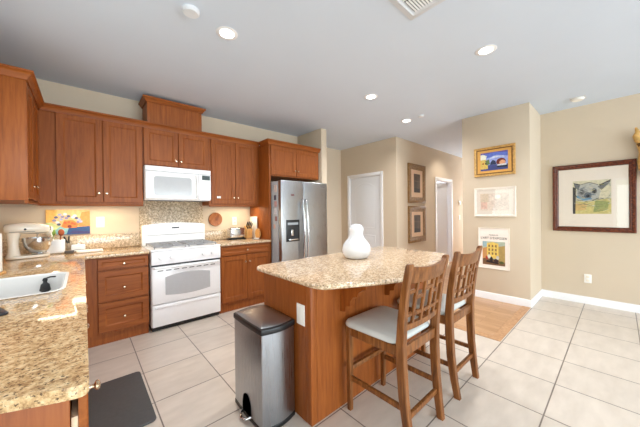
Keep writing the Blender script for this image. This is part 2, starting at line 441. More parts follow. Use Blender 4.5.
sash('added_sink_window', -.66, 1.35, 2.65, 1.12, 2.12)  # unseen window made up for the fill light over the sink
glazed('window_2', 'Y', -6.0, -.1, 4.9, 2.4, 4)

# pantry door: leaf with arched upper panel, casing, knob
def arch_panel(bm, x0, x1, z0, z1, y, rise, inner=.012, dep=.006, n=14):
    """raised panel moulding on a door face, top arched"""
    def loop(ins, yy):
        pts = [(x0+ins, z0+ins), (x1-ins, z0+ins)]
        for i in range(n+1):
            u = i/n; xx = (x1-ins)+(x0-x1+2*ins)*u
            pts.append((xx, z1-ins-rise+rise*math.sin(PI*u)**.8 if rise else z1-ins))
        return [bm.verts.new((a, yy, b)) for a, b in pts]
    ls = [loop(0, y), loop(inner, y-dep), loop(inner*2.2, y-dep*.2), loop(inner*4, y-dep*.9)]
    for a, b in zip(ls, ls[1:]):
        k = len(a)
        for i in range(k): bm.faces.new((a[i], a[(i+1) % k], b[(i+1) % k], b[i]))
    bm.faces.new(ls[-1])
def door_leaf(parent, w, h, t=.04):
    bm = bmesh.new(); box(bm, 0, w, 0, t, .006, h, .002, 1)
    arch_panel(bm, .13, w-.13, .95, h-.12, -.0005, .10)
    arch_panel(bm, .13, w-.13, .20, .82, -.0005, 0)
    lf = obj('door_leaf', bm, DOORW, parent)
    bm = bmesh.new(); lathe(bm, [(0,0),(.028,0),(.028,.006),(.012,.012),(.012,.035),(.028,.045),(.030,.058),(.022,.072),(0,.075)], 18, axis='Y')
    obj('door_knob', bm, NICK, lf, (.07, -.001, .95))
    return lf
def casing(parent, w, h, cw=.062):
    bm = bmesh.new()
    box(bm, -cw, 0, -.016, 0, 0, h+cw, .004); box(bm, w, w+cw, -.016, 0, 0, h+cw, .004); box(bm, 0, w, -.016, 0, h, h+cw, .004)
    box(bm, -.001, .012, 0, .12, 0, h); box(bm, w-.012, w+.001, 0, .12, 0, h); box(bm, .012, w-.012, 0, .12, h-.012, h+.001)
    return obj('door_casing', bm, TRIM, parent)
d = bpy.data.objects.new('door_1', None); C.objects.link(d); struct(d); d.location = (XP-.0005, 4.08, 0); d.rotation_euler = (0,0,R(-90))
casing(d, .84, 2.07)
lf = door_leaf(d, .812, 2.055); lf.location = (.014, .012, 0)
d = bpy.data.objects.new('door_2', None); C.objects.link(d); struct(d); d.location = (6.22, YH-.0005, 0)
casing(d, .83, 2.05)
lf = door_leaf(d, .80, 2.03); lf.location = (.815, .12, 0); lf.rotation_euler = (0,0,R(150))

# ------------------------------------------------------------------ kitchen cabinets
def knob(parent, x, z, y=0):
    bm = bmesh.new(); lathe(bm, [(0,0),(.007,0),(.005,.008),(.006,.013),(.0125,.017),(.0132,.022),(.010,.026),(0,.028)], 16, axis='Y')
    return obj('knob', bm, NICK, parent, (x, y, z))
def cab_door(root, x0, x1, z0, z1, kx=None, kz=None, name='door', mat=None, t=.02, fr=.055):
    o = obj(name, panel(x1-x0, z1-z0, t, fr), mat or (CABH if name == 'drawer' else CAB), root, (x0, -t, z0))
    if kx is not None: knob(o, kx-x0, kz-z0)
    return o
# -- base cabinet left of the range (three drawers)
FY = 3.455
def base_unit(label, x0, x1, loc, rot=0, kick=.07):
    r = thing('base_cabinet', label, 'cabinet', loc, rot)
    w = x1-x0; bm = bmesh.new()
    box(bm, 0, w, 0, .60, .105, .8825)
    obj('carcass', bm, CAB, r)
    obj('toe_kick', B(.002, w-.002, .02, .58, 0, .105), CAB, r)
    return r
c = base_unit('cherry base cabinet with three stacked drawers left of the white range', -.045, .530, (-.045, FY, 0))
cab_door(c, .145, .572, .757, .865, .356, .805, 'drawer', fr=.03)
cab_door(c, .145, .572, .437, .740, .356, .560, 'drawer')
cab_door(c, .145, .572, .130, .420, .356, .262, 'drawer')
# -- base cabinet right of the range
c = base_unit('cherry base cabinet with one wide drawer over two doors beside the fridge', 1.318, 2.066, (1.318, FY, 0))
cab_door(c, .012, .736, .752, .858, .374, .808, 'drawer', fr=.03)
cab_door(c, .012, .370, .135, .737, .345, .648)
cab_door(c, .374, .736, .135, .737, .405, .648)
# -- left run under the sink (faces +X): local x -> world Y
LX = -.032
r = thing('base_cabinet', 'cherry base cabinet under the near end of the left counter, drawer ajar', 'cabinet', (LX, .955, 0), R(90))
obj('carcass', B(0, .795, 0, .598, .105, .8825), CAB, r)
obj('toe_kick', B(.01, .79, .05, .58, 0, .105), CAB, r)
obj('end_panel', B(-.012, -.0005, 0, .598, 0, .8825, .002), CAB, r, (0,0,0))
dr = cab_door(r, .0, .42, .13, .862, .035, .832, 'drawer'); dr.location.y = -.036
obj('drawer_box', B(.004, .40, .0205, .0345, .0, .652, .001), BIRCH, dr)
cab_door(r, .43, .785, .13, .862, .75, .78)
r = thing('base_cabinet', 'cherry sink base cabinet under the white sink on the left', 'cabinet', (LX, 1.752, 0), R(90))
bm = bmesh.new(); box(bm, 0, 1.0, 0, .02, .105, .8825); box(bm, 0, .02, .02, .598, .105, .8825); box(bm, .98, 1.0, .02, .598, .105, .8825); box(bm, .02, .98, .02, .598, .105, .125)
obj('carcass', bm, CAB, r); obj('toe_kick', B(.002, .998, .05, .58, 0, .105), CAB, r)
cab_door(r, .01, .495, .13, .862, .45, .72); cab_door(r, .505, .99, .13, .862, .55, .72)
r = thing('base_cabinet', 'cherry base cabinet in the inner corner of the left counter', 'cabinet', (LX, 2.754, 0), R(90))
obj('carcass', B(0, .698, 0, .598, .105, .8825), CAB, r); obj('toe_kick', B(.002, .69, .05, .58, 0, .105), CAB, r)
cab_door(r, .01, .50, .13, .862, .06, .78)

# -- counters
CT0, CT1 = .884, .914
arc = lambda cx, cy, rad, a0, a1, n=6: [(cx+rad*math.cos(R(a0+(a1-a0)*i/n)), cy+rad*math.sin(R(a0+(a1-a0)*i/n))) for i in range(n+1)]
out = [(-.655,1.10),(-.40,1.0),(-.14,.898)] + [(-.055,.862),(-.02,.850),(-.006,.849)] + arc(-.012,.867,.018,290,360,4) + [(.006,1.3),(.006,2.6),(.006,3.415),(.532,3.415),(.532,4.078),(-.655,4.078)]
sink_hole = round_rect(-.47, -.085, 1.975, 2.61, .075, 6)
o = obj('countertop', prism(bmesh.new(), out, CT0, CT1, .009, [sink_hole[::-1]]), GRANL)
tag(o, 'L-shaped tan granite countertop around the white sink, left of the range', 'countertop')
o = obj('countertop', prism(bmesh.new(), [(1.316,3.415),(2.066,3.415),(2.066,4.078),(1.316,4.078)], CT0, CT1, .009), GRAN)
tag(o, 'short tan granite countertop between the range and the fridge panel', 'countertop')
# -- granite splash pieces against the wall
o = obj('backsplash', B(-.655, .531, 4.058, 4.079, CT1+.0005, 1.080, .002), GRANS); tag(o, 'low granite backsplash strip under the flower painting', 'backsplash')
o = obj('backsplash', B(.533, 1.314, 4.062, 4.079, .60, 1.482, .001), GRANS); tag(o, 'tall speckled granite backsplash between range and microwave', 'backsplash')
o = obj('backsplash', B(1.316, 2.066, 4.058, 4.079, CT1+.0005, 1.060, .002), GRANS); tag(o, 'low granite backsplash strip behind the toaster', 'backsplash')

# -- sink
sk = thing('sink', 'white sink set into the granite counter on the left', 'sink', (-.2775,2.2925,CT0))
bm = bmesh.new()
loops = [(0.0,.045,.08),(.004,.050,.08),(-.024,.044,.08),(-.026,.030,.075),(-.026,-.02,.07),(-.034,-.17,.06),(-.07,-.185,.05),(-.08,-.185,.05)]
prev = None
for gx, z, rad in [(.008,.0306,.083),(.006,.0325,.081),(-.006,.0325,.07),(-.012,.026,.066),(-.014,-.02,.066),(-.022,-.15,.062),(-.05,-.175,.05)]:
    ring = [bm.verts.new((x, y, z)) for x, y in round_rect(-.1925-gx, .1925+gx, -.3175-gx, .3175+gx, rad, 6)]
    if prev:
        for i in range(len(ring)):
            j = (i+1) % len(ring); bm.faces.new((prev[i], prev[j], ring[j], ring[i]))
    prev = ring
bm.faces.new(prev)
obj('basin', bm, SINKW, sk, fixn=False)
bm = bmesh.new(); lathe(bm, [(0,.0),(.04,0),(.042,.003),(.03,.004),(.0,.002)], 20)
obj('drain', bm, STEELH, sk, (0,.1,-.1745))

# -- upper cabinets
UY = 3.772; UZ0 = 1.430; UZ1 = 2.374; D = YB-UY-.001
def upper(label, x0, x1, z0, z1, y=UY, depth=None):
    r = thing('wall_cabinet', label, 'cabinet', (x0, y, z0))
    obj('carcass', B(0, x1-x0, 0, depth or D, 0, z1-z0), CAB, r)
    return r
def rail(r, w, d0=.0):
    obj('light_rail', B(0, w, d0, .02, -.022, -.0005, .004), CABH, r)
c = upper('cherry wall cabinet with two tall doors between corner and microwave', -.3315, .538, UZ0, UZ1)
cab_door(c, .1335, .4955, .018, .926, .4605, .118); cab_door(c, .5015, .8615, .018, .926, .5255, .118); rail(c, .8695)
c = upper('short cherry wall cabinet with two doors above the microwave', .540, 1.302, 1.896, UZ1)
cab_door(c, .008, .378, .014, .458, .352, .085); cab_door(c, .384, .754, .014, .458, .410, .085)
c = upper('cherry wall cabinet with two tall doors between microwave and fridge', 1.304, 2.066, UZ0, UZ1)
cab_door(c, .03, .374, .018, .926, .346, .108); cab_door(c, .380, .722, .018, .926, .408, .108); rail(c, .762)
obj('white_patch', B(.10, .155, -.0225, -.0205, .095, .125, .001), WHITEP, c)  # small white rectangle on the door front
# corner cabinet on the left wall, facing +X
LUX = -.332
r = thing('wall_cabinet', 'cherry wall cabinet nearest the left edge, plain end panel toward us', 'cabinet', (LUX, 3.0, UZ0), R(90))
obj('carcass', B(0, 1.075, 0, .326, 0, UZ1-UZ0), CAB, r)
obj('end_panel', B(-.006, -.0005, -.02, .326, -.0, UZ1-UZ0, .001), CAB, r)
cab_door(r, .012, .355, .018, .926, .325, .13); cab_door(r, .361, .70, .018, .926, .391, .13)
obj('light_rail', B(0, .745, -.02, .0, -.022, -.0005, .004), CABH, r)
# fridge cabinet and side panel
o = obj('side_panel', B(2.068, 2.092, 3.452, YB-.001, 0, 2.36, .002), CAB); tag(o, 'tall cherry side panel standing between counter and fridge', 'panel')
c = upper('cherry wall cabinet with two short doors above the fridge', 2.094, 3.064, 1.872, 2.36, 3.475, .60)
cab_door(c, .010, .478, .018, .455, .450, .10); cab_door(c, .484, .955, .018, .455, .512, .10)
# crowns
CP = [(0,UZ1-.03),(.008,UZ1-.03),(.011,UZ1-.014),(.024,UZ1+.004),(.034,UZ1+.020),(.042,UZ1+.024),(.042,UZ1+.038),(0,UZ1+.038)]
o = obj('crown_moulding', sweep(bmesh.new(), [(-.655,2.993),(-.311,2.993),(-.311,3.751),(2.066,3.751)], CP), CABH); tag(o, 'cherry crown moulding along the top of the main wall cabinets', 'moulding')
o = obj('crown_moulding', sweep(bmesh.new(), [(2.0665,3.69),(2.0665,3.4515),(3.0645,3.4515)], [(a,z-.010) for a, z in CP]), CABH); tag(o, 'cherry crown moulding on top of the fridge cabinet', 'moulding')
# tall box over the microwave cabinet
c = thing('vent_chase', 'cherry vent chase with crowned top rising above the microwave cabinet', 'vent cover', (.585, 3.765, UZ1+.039))
h = 2.688-(UZ1+.039); w = .63
obj('carcass', B(0, w, 0, YB-3.766, 0, h), CAB, c)
for x in (0, w-.03): obj('face_stile', B(x, x+.03, -.005, -.0005, 0, h, .001), CAB, c)
obj('crown', sweep(bmesh.new(), [(-.001,.31),(-.001,-.006),(w+.001,-.006),(w+.001,.31)], [(0,h-.02),(.01,h-.02),(.03,h+.012),(.042,h+.02),(.042,h+.036),(-.04,h+.036),(-.04,h)]), CABH, c)
obj('top_board', B(.042, w-.042, .036, .313, h+.002, h+.03), CAB, c)

# under-cabinet lights
def strip(label, x0, x1):
    s = thing('under_cabinet_light', label, 'light', ((x0+x1)/2, 3.845, UZ0))
    w = x1-x0
    obj('housing', B(-w/2, w/2, -.03, .03, -.010, -.001, .002), WHITEP, s)
    obj('lens', B(-w/2+.01, w/2-.01, -.022, .022, -.0125, -.0102), STRIP, s)
    a = area('under_cabinet_lamp', ((x0+x1)/2, 3.85, UZ0-.016), (0,0,0), w, .05, UNDERCAB*w/.5, (1,.82,.56))
strip('slim white light under the cabinet above the flower painting', -.25, .40)
strip('slim white light under the cabinet above the toaster', 1.50, 2.0)

# ------------------------------------------------------------------ range
g = thing('gas_range', 'white gas range with arched oven window between the base cabinets', 'range', (.549, 3.43, 0))
w = .762
obj('body', B(0, w, .012, .63, .05, .897, .004), WHITE, g)
obj('plinth', B(.01, w-.01, .03, .60, 0, .05), BLACK, g)
bm = bmesh.new(); box(bm, -.004, w+.004, -.025, .60, .895, .916, .008, 3); obj('cooktop', bm, WHITE, g)
bm = bmesh.new(); box(bm, .0, w, -.030, .011, .745, .893, .010, 3); cp = obj('control_panel', bm, WHITE, g)
for x in (.09,.20,.55,.66):
    bm = bmesh.new(); lathe(bm, [(0,0),(.024,0),(.024,.006),(.019,.012),(.017,.028),(0,.030)], 20, axis='Y'); obj('knob', bm, WHITE, g, (x,-.030,.822))
od = obj('oven_door', B(.004, w-.004, -.022, .011, .305, .725, .008, 3), WHITE, g)
n = 16   # arched grey window
bm = prism(bmesh.new(), [(.135+(w-.27)*i/n, .40-.022*math.sin(PI*i/n)) for i in range(n+1)]+[(w-.135-(w-.27)*i/n, .60+.035*math.sin(PI*i/n)) for i in range(n+1)], 0, .0025)
for v in bm.verts: v.co = Vector((v.co.x, -.0222-v.co.z, v.co.y))
obj('oven_window', bm, LGREY, od)
bm = bmesh.new(); tube(bm, [(.02,-.02,.715),(.03,-.055,.715),(w-.03,-.055,.715),(w-.02,-.02,.715)], .013, 10); obj('handle', bm, WHITE, od)
bm = bmesh.new()
for i in range(8): box(bm, .06+i*.082, .115+i*.082, -.0232, -.0215, .672, .680)
obj('vent_slot', bm, SLOT, od)
obj('trim_gap', B(.004, w-.004, -.012, .0115, .7255, .7445), SLOT, g)
dw = obj('storage_drawer', B(.004, w-.004, -.020, .011, .055, .295, .008, 3), WHITE, g)
obj('drawer_lip', B(.03, w-.03, -.028, -.0195, .255, .278, .004), WHITE, dw)
# back guard with arched top
bm = bmesh.new(); n = 16
prof = [(0,.90),(w,.90)] + [(w-w*i/n, 1.165+.028*math.sin(PI*i/n)**.7) for i in range(n+1)]
fr = [bm.verts.new((x, .555, z)) for x, z in prof]; bm.faces.new(fr)
ex = bmesh.ops.extrude_face_region(bm, geom=bm.faces[:]); bmesh.ops.translate(bm, verts=[q for q in ex['geom'] if isinstance(q, bmesh.types.BMVert)], vec=(0,.07,0))
bmesh.ops.recalc_face_normals(bm, faces=bm.faces)
bmesh.ops.bevel(bm, geom=[e for e in bm.edges if abs(e.verts[0].co.y-e.verts[1].co.y) < 1e-5], offset=.008, segments=3, affect='EDGES')
bg = obj('back_guard', bm, WHITE, g)
obj('groove', B(.01, w-.01, .5535, .5549, 1.036, 1.042), plain('grey_groove', srgb(150,152,155), .5), bg)
obj('clock_display', B(.335, .425, .5525, .5549, 1.120, 1.136), BLACK, bg)
obj('keypad', B(.27, .49, .553, .5549, 1.085, 1.112), WHITEP, bg)
# burners and grates
for bx, by in ((.19,.14),(.57,.14),(.19,.42),(.57,.42)):
    bm = bmesh.new(); lathe(bm, [(0,0),(.05,0),(.05,.008),(.035,.012),(.033,.02),(0,.021)], 20); obj('burner', bm, GRATE, g, (bx,by,.9162))
for x0 in (.035,.395):
    bm = bmesh.new(); x1 = x0+.332
    for y in (.02,.165,.30,.395,.53): box(bm, x0, x1, y, y+.012, .934, .948, .003, 1)
    for x in (x0, x0+.105, x0+.21, x1-.012): box(bm, x, x+.012, .02, .542, .934, .948, .003, 1)
    for x in (x0, x1-.012):
        for y in (.02,.53): box(bm, x, x+.012, y, y+.012, .9163, .936)
    obj('grate', bm, GRATE, g)

# ------------------------------------------------------------------ microwave
m = thing('microwave', 'white over-the-range microwave above the white stove', 'microwave', (.543, 3.69, 1.484))
w = .757; h = .408
obj('body', B(0, w, .02, YB-3.69-.002, 0, h, .004), WHITE, m)
dd = obj('door', B(.002, .598, -.012, .0195, .012, h-.065, .012, 3), WHITE, m)
bm = bmesh.new(); prism(bm, round_rect(.09, .51, .055, .285, .03), 0, .0025)
for v in bm.verts: v.co = Vector((v.co.x, -.0125-v.co.z, v.co.y))
obj('door_window', bm, LGREY, dd)
bm = bmesh.new(); tube(bm, [(.572,-.012,.04),(.572,-.045,.06),(.572,-.050,.17),(.572,-.045,.30),(.572,-.012,.32)], .012, 10); obj('handle', bm, WHITE, dd)
pn = obj('control_panel', B(.602, w-.002, -.010, .0195, .012, h-.065, .006, 3), WHITE, m)
obj('display', B(.640, .742, -.0125, -.0101, .275, .332), plain('green_black_display', srgb(45,60,58), .3), pn)
bm = bmesh.new()
for i in range(3):
    for j in range(5): box(bm, .632+i*.038, .660+i*.038, -.0115, -.0101, .045+j*.042, .072+j*.042, .002, 1)
obj('keypad', bm, plain('pale_grey_key', srgb(226,228,230), .4), pn)
gr = obj('vent_grille', B(.002, w-.002, -.010, .0195, h-.060, h-.002, .005), WHITE, m)
obj('underside_grille', B(.03, w-.03, .06, .34, -.004, -.0005), plain('grey_filter', srgb(120,122,126), .6), m)

# ------------------------------------------------------------------ fridge
f = thing('refrigerator', 'stainless side-by-side refrigerator with black water dispenser', 'refrigerator', (2.112, 3.215, 0))
w = .910
obj('body', B(0, w, .085, .80, .03, 1.775, .006), FSIDE, f)
obj('kick_grille', B(.02, w-.02, .05, .70, 0, .03), BLACK, f)
d1 = obj('freezer_door', B(.002, .406, 0, .075, .09, 1.785, .012, 4), STEEL, f)
d2 = obj('fridge_door', B(.412, w-.002, 0, .075, .09, 1.785, .012, 4), STEEL, f)
for dd, x in ((d1,.375),(d2,.443)):
    bm = bmesh.new()
    pts = [(x,-.002,.55)] + [(x,-.035-.035*math.sin(PI*i/12),.56+(1.50-.56)*i/12) for i in range(13)] + [(x,-.002,1.51)]
    tube(bm, pts, .014, 10); obj('handle', bm, STEELH, dd)
dp = obj('dispenser', B(.085, .325, -.006, -.0002, .885, 1.205, .003), BLACK, d1)
bm = bmesh.new(); box(bm, .115, .295, -.0085, -.0065, .93, 1.08, .001, 1); obj('dispenser_bay', bm, plain('dispenser_bay_grey', srgb(26,27,30), .6), dp)
bm = bmesh.new(); box(bm, .165, .205, -.018, -.009, .97, 1.06, .003); box(bm, .12, .29, -.025, -.009, .905, .925, .003)
obj('dispenser_lever', bm, STEELH, dp)
obj('control_strip', B(.11, .30, -.0085, -.0065, 1.13, 1.165, .001), plain('dispenser_keys', srgb(150,155,160), .4), dp)
o = obj('badge', B(.175, .235, -.003, -.0002, 1.560, 1.585, .001), plain('dark_red_badge', srgb(110,70,72), .4), d1)
o = obj('badge', B(.76, .85, -.003, -.0002, 1.715, 1.73, .001), plain('grey_badge', srgb(120,122,128), .4), d2)
ph = [(.10,1.62,.07,.10,(214,196,190)),(.12,1.50,.06,.07,(90,84,96)),(.10,1.40,.07,.08,(190,150,150)),(.115,1.29,.065,.09,(206,206,214)),(.10,1.19,.06,.07,(150,110,110)),(.15,1.08,.05,.06,(200,160,150))]
lab = ['pale photo stuck highest on the fridge side','small dark photo second from top on the fridge side','pinkish photo third from top on the fridge side','pale photo fourth from top on the fridge side','reddish photo fifth from top on the fridge side','small pinkish photo lowest on the fridge side']
for (y, z, a, b, col), l in zip(ph, lab):
    o = obj('photo_magnet', B(2.1085, 2.1112, 3.215+y, 3.215+y+a, z, z+b), paint(col)); tag(o, l, 'photo', 'photos on the fridge side')

# ------------------------------------------------------------------ island
isl = thing('kitchen_island', 'cherry kitchen island with speckled granite top', 'island', (1.75, 1.53, 0))
X0, X1, Y0, Y1 = 1.030-1.75, 2.47-1.75, 1.255-1.53, 1.815-1.53
obj('cabinet_body', B(X0+.006, X1-.006, Y0+.006, Y1-.006, 0, CT0-.001), CAB, isl)
bm = bmesh.new()
box(bm, X0, X0+.0055, Y0+.05, Y1, 0, CT0-.001); obj('side_panel', bm, CAB, isl)
for x in (X0, X1-.05):
    obj('corner_stile', B(x, x+.05, Y0, Y0+.05, 0, CT0-.0012, .003), CAB, isl)
obj('back_panel', B(X0+.0505, X1-.0505, Y0+.001, Y0+.0055, 0, CT0-.001), CAB, isl)
far = [(2.585,1.74)] + arc(2.50,1.765,.085,0,90,5) + arc(1.04,1.765,.085,90,180,5)
near = [(.955,1.17),(.965,1.115),(.99,1.075),(1.04,1.05)]
n = 18; mid = []
for i in range(1, n):
    u = i/n; x = 1.04+(2.49-1.04)*u; mid.append((x, 1.05-.235*math.sin(PI*u)))
nearr = [(2.49,1.05),(2.545,1.078),(2.575,1.115),(2.585,1.17)]
out = [(x-1.75, y-1.53) for x, y in far[1:]+near+mid+nearr]
obj('granite_top', prism(bmesh.new(), out, CT0, CT1, .012, seg=4), GRAN, isl)
def corbel(x):
    pr = [(0,.872),(-.22,.872),(-.22,.835),(-.19,.825),(-.155,.80),(-.15,.775),(-.115,.765),(-.09,.735),(-.085,.70),(-.05,.69),(-.045,.655),(0,.645)]
    bm = bmesh.new(); vv = [bm.verts.new((x, Y0+y+.0005, z)) for y, z in pr]; bm.faces.new(vv)
    ex = bmesh.ops.extrude_face_region(bm, geom=bm.faces[:]); bmesh.ops.translate(bm, verts=[q for q in ex['geom'] if isinstance(q, bmesh.types.BMVert)], vec=(.045,0,0))
    return obj('corbel', bm, CAB, isl)
for x in (1.29,1.80,2.31): corbel(x-1.75)
op = obj('outlet_plate', B(X0-.006, X0-.0002, 1.310-1.53, 1.392-1.53, .600, .732, .003), WHITEP, isl)
for z in (.640,.692): obj('receptacle', B(X0-.0075, X0-.0062, 1.335-1.53, 1.367-1.53, z-.014, z+.014, .001), WHITEP, op)

# vase
bm = bmesh.new()
prof = [(0,0),(.078,0),(.100,.010),(.118,.040),(.123,.075),(.116,.110),(.098,.140),(.076,.164),(.063,.186),(.058,.208),(.060,.230),(.062,.250),(.058,.270),(.044,.285),(.024,.293),(0,.296)]
P = [Vector((a,0,b)) for a, b in prof]
lathe(bm, prof, 40)
o = obj('vase', bm, CERAM, None, (1.775,1.525,CT1+.0005), ang=60); tag(o, 'white gourd-shaped ceramic vase on the island top', 'vase')

# ------------------------------------------------------------------ bar stools
def stool():
    r = thing('bar_stool', 'oak bar stool with pale cushion nearest us at the island', 'bar stool', group='bar stools at the island')
    # cushion: rounded, slightly domed, front wider
    bm = bmesh.new(); nx = 14; grid = {}
    def outline(ins):
        pts = []
        for x, y in round_rect(-.225+ins, .225-ins, -.178+ins, .225-ins, .06-ins*.5, 6):
            k = 1 - .07*(.225-y)/.44
            pts.append((x*k, y + (.012*(1-(x/.225)**2) if y > .1 else 0)))
        return pts
    prev = None
    for ins, z in ((.004,.564),(0,.569),(0,.580),(.006,.592),(.022,.600),(.06,.606),(.12,.609)):
        ring = [bm.verts.new((x,y,z)) for x, y in outline(ins)]
        if prev:
            for i in range(len(ring)):
                j = (i+1) % len(ring); bm.faces.new((prev[i],prev[j],ring[j],ring[i]))
        else: bm.faces.new(ring[::-1])
        prev = ring
    bm.faces.new(prev); obj('cushion', bm, CUSH, r, ang=70)
    bm = bmesh.new()
    box(bm, -.19, .19, .185, .207, .505, .563, .003); box(bm, -.185, .185, -.212, -.190, .505, .563, .003)
    box(bm, -.207, -.185, -.20, .19, .505, .563, .003); box(bm, .185, .207, -.20, .19, .505, .563, .003)
    obj('seat_frame', bm, STOOLW, r)
    for s in (-1, 1):
        bm = bmesh.new(); post(bm, [(s*.186,.196,0,.030,.030),(s*.190,.192,.30,.036,.036),(s*.192,.190,.5635,.042,.042)]); obj('leg', bm, STOOLW, r)
        bm = bmesh.new(); post(bm, [(s*.178,-.245,0,.036,.040),(s*.186,-.226,.12,.039,.044),(s*.192,-.208,.28,.042,.048),(s*.196,-.200,.45,.043,.050),(s*.200,-.200,.58,.043,.048),(s*.206,-.212,.72,.042,.043),(s*.212,-.235,.88,.041,.038),(s*.218,-.266,1.025,.040,.032),(s*.218,-.268,1.036,.032,.025)])
        obj('rear_post', bm, STOOLW, r)
        obj('stretcher', B(s*.189-.010, s*.189+.010, -.20, .18, .205, .235, .003), STOOLW, r)
    obj('stretcher', B(-.18, .18, .180, .205, .262, .292, .003), STOOLW, r)
    obj('stretcher', B(-.18, .18, -.226, -.204, .150, .180, .003), STOOLW, r)
    def yb(z):   # back plane
        t = max(0, (z-.58)/.45); return -.200-.068*t**1.4
    def rail_(z0, z1, th, bow, dip=0, half=.205):
        bm = bmesh.new(); n = 12; A = []
        for i in range(n+1):
            x = -half+2*half*i/n; u = 1-(x/half)**2; q = -bow*u
            zt = z1-dip*u
            A.append([bm.verts.new((x, yb(zz)+q+dy, zz)) for dy, zz in ((-th/2,z0),(th/2,z0),(th/2,zt),(-th/2,zt))])
        for a, b in zip(A, A[1:]):
            for k in range(4): bm.faces.new((a[k],a[(k+1)%4],b[(k+1)%4],b[k]))
        bm.faces.new(A[0]); bm.faces.new(A[-1][::-1]); return bm
    obj('crest_rail', rail_(.925, 1.022, .022, .028, .018), STOOLW, r)
    obj('lower_rail', rail_(.655, .690, .022, .018), STOOLW, r)
    bow = lambda x: -.022*(1-(x/.205)**2)
    def upright(x, z0=.686, z1=.930, wd=.022):
        bm = bmesh.new(); post(bm, [(x, yb(z)+bow(x), z, wd, .016) for z in (z0, z0+(z1-z0)*.33, z0+(z1-z0)*.66, z1)], .002); return obj('slat', bm, STOOLW, r)
    for x in (-.125,-.045,.045,.125): upright(x)
    def cross(xa, xb, z):
        xm = (xa+xb)/2; y = yb(z)+bow(xm); obj('fret_bar', B(xa, xb, y-.008, y+.008, z-.010, z+.010, .002, 1), STOOLW, r)
    for xa, xb, z in ((-.20,-.125,.875),(-.125,-.045,.838),(-.045,.045,.875),(.045,.125,.838),(.125,.20,.875),(-.20,-.125,.742),(-.125,-.045,.742),(-.045,.045,.742),(.045,.125,.742),(.125,.20,.742)): cross(xa, xb, z)
    return r
s1 = stool(); s1.location = (1.503, 1.003, 0)
s2 = copy_tree(s1); s2.location = (2.125, 1.003, 0); s2['label'] = 'oak bar stool with pale cushion farther along the island, second from us'

# ------------------------------------------------------------------ trash can
t = thing('trash_can', 'stainless step trash can with black rim beside the island', 'trash can', (.896, 1.597, 0))
def bowed(hx, hy, r, bow):
    pts = []
    for x, y in round_rect(-hx, hx, -hy, hy, r, 5):
        pts.append((x, y))
    res = []
    k = len(pts)
    for i in range(k):
        a, b = pts[i], pts[(i+1) % k]; res.append(a)
        if math.hypot(a[0]-b[0], a[1]-b[1]) > .08:
            for q in range(1, 8):
                u = q/8; x = a[0]+(b[0]-a[0])*u; y = a[1]+(b[1]-a[1])*u; o = bow*math.sin(PI*u)
                if abs(a[1]-b[1]) < 1e-4: y += o*(1 if y > 0 else -1)
                else: x += o*.2*(1 if x > 0 else -1)
                res.append((x, y))
    return res
body = bowed(.120, .190, .010, .022)
obj('body', prism(bmesh.new(), body, .03, .585, 0), STEEL, t)
obj('base_ring', prism(bmesh.new(), [(x*1.012,y*1.012) for x,y in body], 0, .0295, .004), BLACK, t)
ld = obj('rim', prism(bmesh.new(), [(x*1.035,y*1.03) for x,y in body], .5855, .622, .006), BLACK, t)
bm = bmesh.new(); prev = None
for k, z in ((.93,.6225),(.93,.624),(.90,.627),(.6,.631),(.2,.632)):
    ring = [bm.verts.new((x*k, y*k, z)) for x, y in body]
    if prev:
        for i in range(len(ring)): bm.faces.new((prev[i],prev[(i+1)%len(ring)],ring[(i+1)%len(ring)],ring[i]))
    else: bm.faces.new(ring[::-1])
    prev = ring
bm.faces.new(prev); obj('lid', bm, STEEL, t)
bm = bmesh.new()
pts = [(-.055,.0),(.055,0)] + [(.055*math.cos(R(180*i/12)), .05+.075*math.sin(R(180*i/12))) for i in range(13)]
vv = [bm.verts.new((-.1275, -.0+a, .03+b)) for a, b in pts]; bm.faces.new(vv); bmesh.ops.solidify(bm, geom=bm.faces, thickness=.004)
pd = obj('pedal_recess', bm, BLACK, t)
bm = bmesh.new(); tube(bm, [(-.118,-.05,.028),(-.150,-.04,.022),(-.165,0,.020),(-.150,.04,.022),(-.118,.05,.028)], .008, 10); obj('pedal', bm, STEELH, t)

# ------------------------------------------------------------------ floor mat
o = obj('floor_mat', prism(bmesh.new(), round_rect(-.12, .337, 1.96, 2.66, .03), .0005, .014, .005), MATG); tag(o, 'charcoal cushioned floor mat on the tiles before the sink', 'mat')

# ------------------------------------------------------------------ pictures
def art(parent, w, h, bg, shapes, y, x0=0, z0=0, name='artwork'):
    """flat painting of coloured patches; shapes in 0..1 units, (points, rgb) or ('e', cx, cz, rx, rz, rgb)"""
    bm = bmesh.new(); mats = []
    def face(pts, col, k):
        m = paint(col)
        if m not in mats: mats.append(m)
        fc = bm.faces.new([bm.verts.new((x0+a*w, y-.00025*k, z0+b*h)) for a, b in pts]); fc.material_index = mats.index(m)
        fc.normal_update()
        if fc.normal.y > 0: fc.normal_flip()
    face([(0,0),(1,0),(1,1),(0,1)], bg, 0)
    for k, s in enumerate(shapes, 1):
        if s[0] == 'e':
            _, cx, cz, rx, rz, col = s
            face([(cx+rx*math.cos(2*PI*i/18), cz+rz*math.sin(2*PI*i/18)) for i in range(18)], col, k)
        else: face(s[0], s[1], k)
    return obj(name, bm, mats, parent, fixn=False)
def line(x0, z0, x1, z1, t):
    d = Vector((x1-x0, z1-z0)); n = Vector((-d.y, d.x)).normalized()*t/2
    return [(x0-n.x,z0-n.y),(x1-n.x,z1-n.y),(x1+n.x,z1+n.y),(x0+n.x,z0+n.y)]
